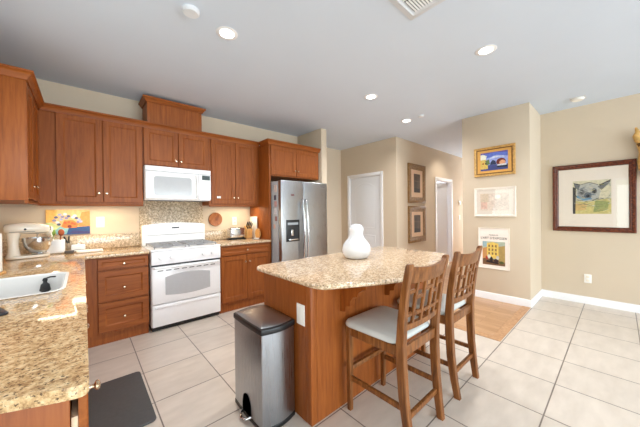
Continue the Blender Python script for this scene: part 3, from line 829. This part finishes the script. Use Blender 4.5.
def frame(root, w, h, fw, depth, mat, lip=None):
    return obj('frame', nested(bmesh.new(), w, h, [(0,-.0005),(0,-depth*.8),(fw*.12,-depth),(fw*.45,-depth*.92),(fw*.6,-depth*.7),(fw*.85,-depth*.75),(fw,-depth*.55),(fw,-.0005)], close=False), mat, root)
def picture(name, label, loc, rotz, w, h, fw, depth, fmat, mount, group=None, glass=False, cat='picture'):
    p = thing(name, label, cat, loc, rotz, group)
    frame(p, w, h, fw, depth, fmat)
    obj('mount', B(fw*.9, w-fw*.9, -depth*.4, -.001, fw*.9, h-fw*.9), mount, p)
    if glass: 
        bm = bmesh.new(); bm.faces.new([bm.verts.new((a, -depth*.54, b)) for a, b in ((fw*.95,fw*.95),(w-fw*.95,fw*.95),(w-fw*.95,h-fw*.95),(fw*.95,h-fw*.95))]); obj('glass', bm, GLASS, p, fixn=False)
    return p
A90 = R(-90)      # faces -X; local x runs towards -Y
CRM = plain('cream_mount_board', srgb(238,226,212), .8, var=.01); PEACH = plain('peach_mount_board', srgb(222,190,160), .8, var=.02)
OCHRE = plain('ochre_mount_board', srgb(222,165,84), .7, var=.04)
# large drawing of a dog on the right wall
p = picture('framed_drawing', 'large brown-framed drawing of a grey dog on the right wall', (XR-.001, .657, 1.005), A90, .80, .94, .062, .035, BRFR, CRM, glass=True)
obj('inner_fillet', nested(bmesh.new(), .68, .82, [(0,-.0145),(0,-.018),(.006,-.018),(.006,-.0145)], .06, .06, close=False), GOLDD, p)
G1, G2, G3, K, YL, GR = (146,148,146), (104,108,110), (182,182,174), (38,40,44), (206,192,120), (150,160,96)
sh = [([(0,.0),(1,0),(1,.45),(.62,.42),(.3,.36),(0,.4)], YL), ([(.55,.05),(.9,.1),(.95,.35),(.6,.4)], GR), ([(.05,.1),(.35,.12),(.4,.3),(.08,.32)], (214,178,112)),
      ([(.0,.0),(.07,0),(.09,.8),(0,.82)], K),
      ([(.1,.5),(.22,.4),(.5,.36),(.68,.46),(.74,.66),(.68,.86),(.45,.93),(.2,.88),(.1,.72)], G3),
      ([(.14,.52),(.3,.42),(.42,.5),(.4,.72),(.28,.8),(.14,.72)], G1),
      ([(.02,.96),(.2,.86),(.16,.72),(.06,.80)], G2), ([(.66,.80),(.96,.98),(.98,.92),(.76,.70)], G2),
      ([(.05,.94),(.2,.9),(.2,.87),(.03,.92)], K), ([(.7,.86),(.99,.99),(.99,.965),(.72,.82)], K),
      ('e',.25,.66,.075,.085,G2), ('e',.25,.66,.04,.05,K), ('e',.58,.68,.07,.08,G2), ('e',.58,.68,.038,.048,K),
      ('e',.41,.55,.10,.10,G2), ('e',.41,.54,.05,.045,K), ([(.1,.5),(.3,.40),(.52,.44),(.5,.48),(.3,.46),(.12,.56)], (110,150,176)),
      (line(.12,.5,.05,.62,.018), K), (line(.5,.37,.7,.47,.014), K), (line(.2,.88,.45,.94,.012), K), (line(.45,.94,.68,.86,.012), K),
      (line(.62,.42,.8,.44,.02), G2), (line(.3,.3,.7,.2,.01), (120,120,90)), (line(.2,.2,.9,.3,.008), (150,140,100)), (line(.75,.36,.95,.5,.01), (140,140,110))]
rng = random.Random(3)
for i in range(70):
    x, z = rng.random()*.94+.03, rng.random()*.9+.03; a = rng.uniform(-.5,.5); q = rng.uniform(.06,.2)
    x2, z2 = min(.99,max(.01,x+q*math.cos(a))), min(.99,max(.01,z+q*math.sin(a)))
    dark = z > .42
    sh.append((line(x, z, x2, z2, rng.uniform(.006,.014)), rng.choice([K,G2,(70,96,120)]) if dark and rng.random() < .55 else rng.choice([(150,150,90),(186,170,110),(120,130,100),(222,210,160),(196,200,196)])))
art(p, .37, .46, (216,208,178), sh, -.0152, .215, .245)
# trio on the block wall
p = picture('framed_painting', 'gilt-framed harbour painting with ochre mat, top of the three', (XBL-.001, 1.474, 1.818), A90, .52, .425, .032, .028, GOLD, OCHRE)
obj('inner_fillet', nested(bmesh.new(), .456, .361, [(0,-.0125),(0,-.016),(.012,-.016),(.012,-.0125)], .032, .032, close=False), GOLDD, p)
sh = [([(0,.72),(.3,.7),(.6,.82),(1,.7),(1,1),(0,1)], (92,112,196)), ([(.0,.9),(.5,.98),(1,.9),(1,1),(0,1)], (96,84,158)),
      ([(.3,.62),(.7,.7),(.9,.66),(.85,.72),(.5,.78)], (196,206,228)), ([(0,.0),(1,0),(1,.28),(.3,.30),(0,.25)], (62,70,128)),
      ([(0,.1),(.28,.1),(.28,.5),(.2,.62),(.0,.62)], (212,182,92)), ([(.0,.62),(.2,.62),(.24,.82),(.1,.92),(0,.9)], (222,222,206)), ([(.18,.55),(.32,.62),(.36,.35),(.22,.3)], (98,120,70)),
      ([(.36,.3),(.6,.3),(.56,.5),(.46,.56),(.38,.44)], (40,52,84)), ('e',.76,.42,.17,.20,(108,38,30)), ('e',.81,.38,.11,.13,(222,160,120)), ([(.62,.22),(.95,.22),(.95,.30),(.64,.3)], (214,216,222)),
      ([(.62,.12),(.98,.12),(.98,.22),(.6,.2)], (30,40,58)), ('e',.10,.40,.03,.05,(150,50,30)), ('e',.20,.40,.03,.05,(60,40,30))]
art(p, .345, .265, (150,164,220), sh, -.0130, .088, .080)
p = picture('framed_print', 'white-framed pale print, middle of the three pictures', (XBL-.001, 1.476, 1.222), A90, .526, .425, .034, .024, WHFR, plain('pale_cream_mount', srgb(236,224,210), .8, var=.01), glass=True)
sh = [([(.0,.5),(.3,.5),(.3,1),(0,1)], (222,202,178)), ([(.02,.1),(.25,.1),(.25,.5),(.02,.5)], (228,190,172)), ([(.3,.4),(.5,.75),(.62,.5),(.9,.8),(.98,.3),(.5,.2)], (226,206,190)), ('e',.62,.8,.10,.12,(244,240,226)), ('e',.4,.66,.08,.1,(240,224,208))]
art(p, .36, .25, (230,212,196), sh, -.0100, .083, .088)
p = picture('poster', 'white-bordered poster of a yellow building, bottom of the three', (XBL-.001, 1.424, .455), A90, .395, .60, .012, .016, WHFR, plain('poster_paper', srgb(240,228,218), .7, var=.01), cat='poster')
sh = [([(0,0),(1,0),(1,.22),(0,.28)], (116,84,54)), ([(0,.25),(.2,.3),(.2,.75),(0,.7)], (196,140,84)), ([(.2,.28),(.72,.28),(.72,.92),(.46,.98),(.2,.92)], (222,190,96)), ([(.72,.2),(1,.15),(1,.85),(.72,.8)], (168,140,82)),
      ([(0,.8),(.2,.76),(.2,1),(0,1)], (142,168,176))]
for i in range(3):
    for j in range(3): sh.append(([(.27+.15*i,.44+.16*j),(.34+.15*i,.44+.16*j),(.34+.15*i,.54+.16*j),(.27+.15*i,.54+.16*j)], (128,100,60)))
sh += [('e',.40,.24,.07,.12,(36,28,26)), ('e',.62,.20,.10,.08,(52,30,30)), ('e',.2,.3,.06,.08,(176,60,40)), ('e',.3,.36,.07,.09,(214,214,200)), ('e',.68,.33,.07,.08,(196,190,180)), ([(.15,.12),(.7,.06),(.74,.12),(.2,.2)], (44,26,24)), ('e',.85,.14,.1,.06,(80,84,40))]
art(p, .285, .345, (170,178,160), sh, -.0072, .055, .055)
def text_mesh(s, size, mat, parent, loc, rot, name='lettering', ext=.0006, sx=1):
    cu = bpy.data.curves.new(name, 'FONT'); cu.body = s; cu.size = size; cu.align_x = 'CENTER'; cu.extrude = ext
    tmp = bpy.data.objects.new(name, cu); C.objects.link(tmp)
    bpy.context.view_layer.update()
    me = bpy.data.meshes.new_from_object(tmp.evaluated_get(bpy.context.evaluated_depsgraph_get()))
    bpy.data.objects.remove(tmp); bpy.data.curves.remove(cu)
    me.name = name; me.materials.clear(); me.materials.append(mat)
    o = bpy.data.objects.new(name, me); C.objects.link(o); o.parent = parent; o.location = loc; o.rotation_euler = rot; o.scale = (sx,1,1)
    return o
INK = plain('dark_brown_ink', srgb(60,40,38), .7)
text_mesh("L'ART D'EXPOSER", .046, INK, p, (.1975,-.0075,.435), (R(90),0,0), sx=.92)
text_mesh("MUSEE DE", .026, INK, p, (.1975,-.0075,.486), (R(90),0,0))
# two prints on the hall wall
for z0, h, lab in ((1.485,.815,'bronze-framed dark print with pale mat, upper of two in the hall'), (.655,.765,'bronze-framed dark print with pale mat, lower of two in the hall')):
    p = picture('framed_print', lab, (4.945, YH-.001, z0), 0, .72, h, .12, .03, TANFR, PEACH, 'framed prints in the hall')
    sh = [([(.1,.1),(.45,.1),(.45,.9),(.1,.8)], (74,58,44)), ([(.55,.15),(.9,.1),(.9,.85),(.6,.9)], (92,74,56)), (line(0,.62,1,.6,.03), (120,96,72)), ([(0,0),(1,0),(1,.2),(0,.25)], (50,38,30))]
    art(p, .26, h*.48, (82,64,48), sh, -.013, .23, h*.27)
# canvas of a flower bowl on the stove wall
p = thing('canvas_painting', 'bright canvas painting of a flower bowl on the wall under the cabinet', 'painting', (-.300, YB-.001, 1.095))
obj('stretcher_canvas', B(0, .357, -.022, 0, 0, .278, .002), paint((214,160,96)), p)
sh = [([(0,.5),(.2,.55),(.25,1),(0,1)], (214,170,92)), ([(.72,.32),(1,.32),(1,.95),(.8,.9),(.75,.6)], (222,138,80)), ([(.0,.1),(.32,.1),(.34,.36),(.1,.5),(0,.5)], (196,206,150)),
      ([(.36,0),(1,0),(1,.32),(.36,.28)], (44,76,124)), ([(.22,.02),(.45,.02),(.5,.28),(.3,.34),(.2,.2)], (132,182,190)), ([(.5,.05),(1,.02),(1,.1),(.6,.16)], (60,60,110)),
      ([(.33,.33),(.42,.26),(.68,.28),(.74,.42),(.6,.58),(.4,.58)], (232,128,66)), ('e',.52,.33,.05,.06,(120,50,50))]
for i, (x, z) in enumerate(((.18,.58),(.25,.5),(.22,.70),(.30,.80),(.36,.72),(.42,.82),(.5,.74),(.33,.62),(.45,.66),(.6,.7),(.68,.66),(.74,.6),(.72,.5),(.64,.76),(.28,.42),(.78,.52))):
    sh.append(('e', x, z, .045, .05, ((126,124,160),(214,214,222),(74,82,120),(150,160,196))[i % 4]))
for x, z in ((.42,.48),(.5,.5),(.58,.46),(.64,.42)): sh.append(('e', x, z, .035, .04, (220,90,60)))
art(p, .355, .276, (222,182,128), sh, -.0223, .001, .001)

# ------------------------------------------------------------------ outlets, switches, thermostat
def outlet(label, loc, rotz, w=.075, h=.118, kind='outlet', rec=(0,)):
    o = thing(kind, label, kind.replace('_',' '), loc, rotz)
    obj('cover_plate', B(-w/2, w/2, -.006, -.0003, -h/2, h/2, .003), WHITEP, o)
    for x in rec:
        if kind == 'outlet':
            for z in (-.026,.026): obj('receptacle', B(x-.016, x+.016, -.0078, -.0061, z-.014, z+.014, .002), CREAM, o)
        else: obj('rocker', B(x-.016, x+.016, -.010, -.0061, -.033, .033, .002), WHITEP, o)
    return o
outlet('white wall switch beside the flower painting under the cabinet', (.149, YB, 1.225), 0, .078, .125, 'light_switch')
outlet('white outlet on the wall above the toaster', (1.80, YB, 1.19), 0, .075, .125)
outlet('white outlet low on the wall beneath the dog drawing', (XR, .296, .352), A90, .075, .120)
bm = bmesh.new(); lathe(bm, [(0,0),(.06,0),(.06,.012),(.05,.026),(0,.03)], 24, axis='Y')
th = thing('thermostat', 'round white thermostat on the hall wall past the doorway', 'thermostat', (7.56, YH, 1.52)); obj('housing', bm, WHITEP, th); 
bm = bmesh.new(); lathe(bm, [(0,0),(.035,0),(.03,.004),(0,.005)], 20, axis='Y'); obj('dial', bm, LGREY, th, (0,-.0302,0))
outlet('small white switch on the hall wall below the thermostat', (7.58, YH, 1.13), 0, .075, .12, 'light_switch')

# ------------------------------------------------------------------ ceiling fixtures
def downlight(label, x, y, first=[]):
    o = thing('recessed_light', label, 'ceiling light', (x, y, H), 0, 'recessed ceiling lights')
    bm = bmesh.new(); lathe(bm, [(.058,-.001),(.082,-.001),(.084,-.003),(.079,-.006),(.060,-.005)], 32)
    obj('trim_ring', bm, TRIM, o)
    bm = bmesh.new(); lathe(bm, [(0,-.0062),(.052,-.0062),(.054,-.007),(.046,-.009),(0,-.0095)], 32); obj('lens', bm, LIGHTE, o)
    l = bpy.data.lights.new('downlight_lamp', 'AREA'); l.shape = 'DISK'; l.size = .13; l.energy = DOWNLIGHT; l.color = (1,.98,.97); l.spread = R(150)
    lo = bpy.data.objects.new('downlight_lamp', l); C.objects.link(lo); lo.location = (x, y, H-.018)
    return o
downlight('round recessed ceiling light nearest the wall cabinets on the left', .878, 2.085)
downlight('large round recessed ceiling light at right, nearest us', 2.727, .795)
downlight('round recessed ceiling light over the far end of the island', 2.715, 2.068)
downlight('small round recessed ceiling light farthest back toward the hall', 3.865, 2.251)
l = bpy.data.lights.new('hall_lamp', 'SPOT'); l.energy = 24; l.spot_size = R(110); l.spot_blend = .6; l.shadow_soft_size = .07; l.color = (1,.93,.82)
lo = bpy.data.objects.new('hall_lamp', l); C.objects.link(lo); lo.location = (6.35, 2.2, H-.03); lo.rotation_euler = (R(22),0,0)
area('far_room_fill', (6.9,4.2,2.5), (0,0,0), 1.2, .8, 70, (.85,.92,1))  # added overhead fill to brighten this room, which has no window
def disc(name, label, cat, x, y, r, h):
    bm = bmesh.new(); lathe(bm, [(0,-.0005),(r,-.0005),(r,-h*.6),(r*.82,-h),(0,-h)], 28)
    return tag(obj(name, bm, plain('detector_white', srgb(222,225,230), .5, var=.01), None, (x, y, H)), label, cat)
disc('smoke_detector', 'round white smoke detector on the ceiling at upper left', 'smoke detector', .588, 2.014, .058, .028)
disc('smoke_detector', 'tiny round white detector beside the farthest recessed light', 'smoke detector', 3.834, 1.991, .040, .022)
o = thing('smoke_detector', 'white ceiling detector close to the right wall above the drawing', 'smoke detector', (4.814, .355, H))
bm = bmesh.new(); lathe(bm, [(0,-.0005),(.062,-.0005),(.062,-.022),(.05,-.034),(0,-.036)], 28); obj('housing', bm, WHITEP, o)
bm = bmesh.new(); box(bm, -.075, .075, -.075, .075, -.008, -.0005, .003); obj('base_plate', bm, plain('white_grey_plate', srgb(205,206,208), .5), o)
# air vent
v = thing('ceiling_vent', 'square white ceiling air vent at the top edge of view', 'vent', (1.666, .842, H))
obj('flange', nested(bmesh.new(), .40, .40, [(0,-.0005),(0,-.005),(.045,-.016),(.062,-.004),(.062,-.0005)], -.2, -.2, close=False), plain('vent_grey_white', srgb(205,208,214), .5, var=.01), v, rot=(R(90),0,0))
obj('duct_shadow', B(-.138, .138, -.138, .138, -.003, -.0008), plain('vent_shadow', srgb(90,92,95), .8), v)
for q, (xa, xb, ya, yb, hor) in enumerate(((-.137,-.003,-.137,-.003,1),(.003,.137,-.137,-.003,0),(-.137,-.003,.003,.137,0),(.003,.137,.003,.137,1))):
    for i in range(7):
        u = i/7
        bm = bmesh.new()
        if hor: box(bm, xa, xb, ya+(yb-ya)*u, ya+(yb-ya)*u+.011, -.012, -.0035, .001, 1)
        else: box(bm, xa+(xb-xa)*u, xa+(xb-xa)*u+.011, ya, yb, -.012, -.0035, .001, 1)
        obj('louver', bm, TRIM, v)

# ------------------------------------------------------------------ carved wall ornament at the right edge
o = thing('wall_carving', 'gilded carved wall ornament at the right edge beside the drawing', 'carving', (XR, -.322, 1.66), A90)
bm = bmesh.new()
lathe(bm, [(0,0),(.05,.01),(.12,.06),(.165,.14),(.175,.24),(.16,.34),(.17,.40),(.185,.46),(.16,.50),(.10,.53),(0,.54)], 20, (0,-.06,0))
for vv in bm.verts: vv.co.y = -.002-(.058-vv.co.y)*.32 if False else -.06+(vv.co.y+.06)*.30
obj('shield', bm, GOLD, o)
for s in (-1, 1):
    bm = bmesh.new(); tube(bm, [(s*.12,-.06,.46),(s*.165,-.06,.50),(s*.185,-.06,.56),(s*.17,-.06,.61),(s*.185,-.06,.665)], [.03,.035,.03,.022,.010], 10)
    obj('finial', bm, GOLD, o)
bm = bmesh.new(); tube(bm, [(-.17,-.075,.44),(-.08,-.10,.47),(0,-.105,.46),(.08,-.10,.47),(.17,-.075,.44)], .022, 10); obj('garland', bm, GOLDD, o)

# ------------------------------------------------------------------ things on the counters
# stand mixer
mx = thing('stand_mixer', 'white stand mixer with steel bowl in the left corner', 'mixer', (-.398, 3.735, CT1+.0005), R(10)); mx.scale = (.9,.9,.95)
bm = bmesh.new(); prism(bm, [(x, y*(1 if x < 0 else .92)) for x, y in round_rect(-.155, .165, -.095, .095, .07, 6)], 0, .028, .008); obj('base', bm, CREAM, mx)
bm = bmesh.new()
def sect(bm, rows, n=20):
    prev = None
    for c, a, b, ax in rows:
        ring = []
        for i in range(n):
            w = 2*PI*i/n; cc, ss = math.cos(w), math.sin(w)
            p = Vector((abs(cc)**.75*math.copysign(1,cc)*a, abs(ss)**.75*math.copysign(1,ss)*b))
            if ax == 'z': ring.append(bm.verts.new((c[0]+p.x, c[1]+p.y, c[2])))
            else: ring.append(bm.verts.new((c[0], c[1]+p.x, c[2]+p.y)))
        if prev:
            for i in range(n): bm.faces.new((prev[i],prev[(i+1)%n],ring[(i+1)%n],ring[i]))
        else: bm.faces.new(ring[::-1])
        prev = ring
    bm.faces.new(prev); return bm
sect(bm, [((-.100,0,.020),.055,.060,'z'),((-.098,0,.06),.044,.050,'z'),((-.100,0,.12),.038,.042,'z'),((-.102,0,.19),.042,.046,'z'),((-.095,0,.25),.055,.05,'z')]); obj('column', bm, CREAM, mx, ang=60)
bm = bmesh.new(); sect(bm, [((-.165,0,.292),.012,.012,'x'),((-.158,0,.292),.040,.040,'x'),((-.12,0,.292),.056,.052,'x'),((-.03,0,.292),.062,.056,'x'),((.06,0,.288),.060,.054,'x'),((.12,0,.284),.052,.046,'x'),((.155,0,.282),.040,.036,'x'),((.163,0,.282),.030,.026,'x')]); obj('motor_head', bm, CREAM, mx, ang=60)
bm = bmesh.new(); lathe(bm, [(0,0),(.020,0),(.022,.012),(.012,.018),(0,.019)], 16, axis='X'); obj('hub_knob', bm, STEELH, mx, (.160,0,.284))
bm = bmesh.new(); box(bm, -.13, .05, -.0625, -.0595, .258, .264, .001, 1); obj('trim_band', bm, paint((150,146,140)), mx)
bm = bmesh.new(); lathe(bm, [(.034,0),(.056,.005),(.052,.015),(.082,.04),(.106,.085),(.115,.13),(.117,.165),(.114,.165),(.103,.09),(.055,.03),(0,.025)], 28); obj('bowl', bm, STEELH, mx, (.075,0,.030), ang=60)
bm = bmesh.new(); tube(bm, [(.075,0,.245),(.075,0,.16),(.075,.035,.13),(.075,.03,.08),(.075,0,.07)], .008, 8); obj('beater', bm, STEELH, mx)
bm = bmesh.new(); lathe(bm, [(0,0),(.009,0),(.010,.012),(0,.016)], 12, axis='Y'); obj('lock_knob', bm, BLACK, mx, (-.02,-.061,.285))
# utensil crock and utensils
def crockbox():
    bm = bmesh.new(); ring0 = None
    rr = [(0,0,.0),(0,0,.004)]
    prev = None
    for ins, z in ((.006,0),(.0,.006),(0,.137),(.003,.140),(.008,.137),(.010,.02)):
        ring = [bm.verts.new((x,y,z)) for x, y in round_rect(-.072+ins, .072-ins, -.055+ins, .055-ins, .012, 4)]
        if prev:
            for i in range(len(ring)): bm.faces.new((prev[i],prev[(i+1)%len(ring)],ring[(i+1)%len(ring)],ring[i]))
        else: bm.faces.new(ring[::-1])
        prev = ring
    bm.faces.new(prev); return bm
ck = (-.220, 3.955, CT1+.0005)
o = obj('utensil_crock', crockbox(), CERAM, None, ck); tag(o, 'white square crock holding cooking utensils beside the mixer', 'crock')
def utensil(name, label, mat, x, y, lean, kind, cat):
    bm = bmesh.new(); Lh = .165 if name != 'spatula' else .20
    tube(bm, [(0,0,0),(lean[0]*.5,lean[1]*.5,Lh*.5),(lean[0],lean[1],Lh)], .0055, 8)
    d = Vector((lean[0],lean[1],Lh)).normalized(); p = Vector((lean[0],lean[1],Lh))
    if kind == 'spoon':
        for s in range(1): 
            rr = bmesh.ops.create_uvsphere(bm, u_segments=14, v_segments=8, radius=1, matrix=Matrix.Translation(p+d*.03) @ Matrix.Diagonal((.026,.010,.036,1)))
    else:
        q = Matrix.Translation(p+d*.035) @ d.to_track_quat('Z','Y').to_matrix().to_4x4() @ Matrix.Diagonal((.045,.006,.085,1))
        rr = bmesh.ops.create_cube(bm, size=1, matrix=q)
    o = obj(name, bm, mat, None, (ck[0]+x, ck[1]+y, ck[2]+.021)); tag(o, label, cat, 'utensils in the crock')
utensil('spatula', 'white spatula leaning left out of the square crock', WHITEP, .005, -.022, (-.040,.0), 'spoon', 'spatula')
utensil('ladle', 'pale utensil standing at the left back of the square crock', CREAM, -.040, .022, (-.012,.0), 'spoon', 'utensil')
utensil('spoon', 'green spoon standing upright in the white crock', paint((110,140,50)), -.015, .02, (-.008,.01), 'spoon', 'spoon')
bm = bmesh.new(); 
utensil('wooden_spoon', 'reddish brown wooden spoon in the white crock', paint((150,72,32)), .025, -.01, (.015,-.01), 'spoon', 'spoon')
# butter dish, board, dark box, tongs on the corner of the counter
bd = thing('butter_dish', 'white lidded butter dish on the counter below the painting', 'butter dish', (-.045, 3.985, CT1+.0005))
obj('plate', B(-.075, .075, -.05, .05, 0, .012, .005, 3), CERAM, bd); obj('lid', B(-.06, .06, -.036, .036, .0125, .075, .015, 4), CERAM, bd)
bm = bmesh.new(); lathe(bm, [(0,0),(.008,0),(.012,.012),(0,.016)], 14); obj('lid_knob', bm, CERAM, bd, (0,0,.0752))
o = obj('serving_tray', prism(bmesh.new(), round_rect(-.06, .16, 3.745, 3.90, .02), CT1+.0005, CT1+.018, .005), WHITEP); tag(o, 'thin white tray lying on the counter before the butter dish', 'tray')
o = obj('knife_sharpener', B(-.150, -.075, 3.79, 3.84, CT1+.0005, CT1+.030, .006, 3), plain('dark_grey_plastic', srgb(82,76,72), .4)); tag(o, 'small dark sharpener on the counter beside the white tray', 'sharpener')
sc = thing('scissors', 'dark-handled scissors standing behind the crock corner', 'scissors', (-.125, 4.025, CT1+.0005))
bm = bmesh.new(); box(bm, -.012, .012, -.010, .010, 0, .09, .004); obj('holder', bm, plain('taupe_holder', srgb(150,132,112), .5), sc)
for s in (-1, 1):
    bm = bmesh.new(); tube(bm, [(s*.004,0,.085),(s*.012-.01,0,.13),(s*.02-.015,0,.165)], .007, 8); obj('handle', bm, BLACK, sc)
# paper towel stand at far left
pt = thing('paper_towel_holder', 'paper towel roll on a wooden base at the left edge', 'paper towel holder', (-.484, 2.83, CT1+.0005))
bm = bmesh.new(); lathe(bm, [(0,0),(.078,0),(.082,.006),(.078,.016),(0,.017)], 28); obj('base', bm, BUTTER, pt)
bm = bmesh.new(); lathe(bm, [(0,.0175),(.062,.0175),(.063,.022),(.063,.272),(.060,.278),(.02,.278),(0,.279)], 28); obj('roll', bm, WHITEP, pt)
bm = bmesh.new(); lathe(bm, [(0,.279),(.008,.279),(.008,.30),(.014,.308),(.0,.32)], 14); obj('finial', bm, BUTTER, pt)
# phone and sink plug gadget
o = obj('phone', prism(bmesh.new(), [(a*math.cos(R(20))-b*math.sin(R(20))-.295, a*math.sin(R(20))+b*math.cos(R(20))+1.715) for a, b in round_rect(-.04, .04, -.08, .08, .012, 4)], CT1+.0005, CT1+.010, .002), plain('navy_black_case', srgb(34,38,48), .3)); tag(o, 'dark phone lying on the granite at the left edge', 'phone')
sg = thing('soap_holder', 'small black figure-shaped holder clinging inside the white sink', 'holder', (-.197, 2.566, .800))
bm = bmesh.new(); lathe(bm, [(0,0),(.030,.002),(.046,.012),(.040,.030),(.034,.052),(.020,.060),(.015,.070),(.022,.080),(.016,.092),(0,.096)], 18)
for v in bm.verts: v.co.y *= .5; v.co.x *= .62
obj('body', bm, BLACK, sg)
bm = bmesh.new(); tube(bm, [(.005,0,.090),(.025,0,.097),(.052,0,.096)], .005, 8); obj('arm', bm, BLACK, sg)
# right counter: round wooden plate on wall, toaster, knife block, boards
bm = bmesh.new(); lathe(bm, [(0,0),(.100,0),(.104,.010),(.098,.020),(.085,.012),(0,.010)], 32, axis='Y')
o = obj('wooden_plate', bm, wood('copper_wood', srgb(118,66,36), srgb(150,92,56), srgb(172,116,76), stretch=(6,6,3)), None, (1.497, YB-.001, 1.222)); tag(o, 'round copper-brown wooden plate hung on the wall beside the range', 'plate')
ts = thing('toaster', 'silver two-slot toaster on the short counter', 'toaster', (1.745, 3.90, CT1+.0005), R(4))
obj('base', B(-.125, .125, -.075, .075, 0, .018, .005), BLACK, ts)
obj('body', B(-.120, .120, -.070, .070, .0185, .175, .025, 4), STEELH, ts)
bm = bmesh.new(); box(bm, -.085, .085, -.035, -.015, .1755, .178); box(bm, -.085, .085, .015, .035, .1755, .178); obj('slot', bm, BLACK, ts)
bm = bmesh.new(); box(bm, .121, .135, -.012, .012, .10, .112, .003); obj('lever', bm, BLACK, ts)
kb = thing('knife_block', 'slanted wooden knife block with black handles beside the toaster', 'knife block', (1.955, 3.96, CT1+.0005))
bm = bmesh.new(); vv = [bm.verts.new((-.045, a, b)) for a, b in ((-.07,0),(.07,0),(.07,.10),(-.01,.20),(-.09,.14))]; bm.faces.new(vv)
ex = bmesh.ops.extrude_face_region(bm, geom=bm.faces[:]); bmesh.ops.translate(bm, verts=[q for q in ex['geom'] if isinstance(q, bmesh.types.BMVert)], vec=(.09,0,0)); obj('block', bm, BUTTER, kb)
for i in range(3):
    for j in range(2):
        x = -.028+.028*i; y = -.068+.036*j; z = .155+.022*j
        bm = bmesh.new(); tube(bm, [(x,y,z-.0),(x,y-.045,z+.06),(x,y-.055,z+.085)], [.009,.010,.008], 8); obj('knife_handle', bm, BLACK, kb)
o = obj('cutting_board', B(2.040, 2.052, 3.80, 4.04, CT1+.0005, 1.255, .004), WHITEP); tag(o, 'white cutting board standing against the cherry side panel', 'cutting board')
bm = bmesh.new(); lathe(bm, [(0,0),(.075,0),(.078,.008),(.075,.016),(0,.016)], 28, axis='X')
o = obj('wooden_board', bm, BUTTER, None, (2.018, 3.74, CT1+.0795)); tag(o, 'round bamboo board leaning upright beside the fridge panel', 'board')
o = obj('small_dish', lathe(bmesh.new(), [(0,0),(.03,0),(.05,.016),(.047,.017),(.028,.004),(0,.004)], 24), CERAM, None, (1.96, 3.66, CT1+.0005)); tag(o, 'small white dish near the front of the short counter', 'dish')
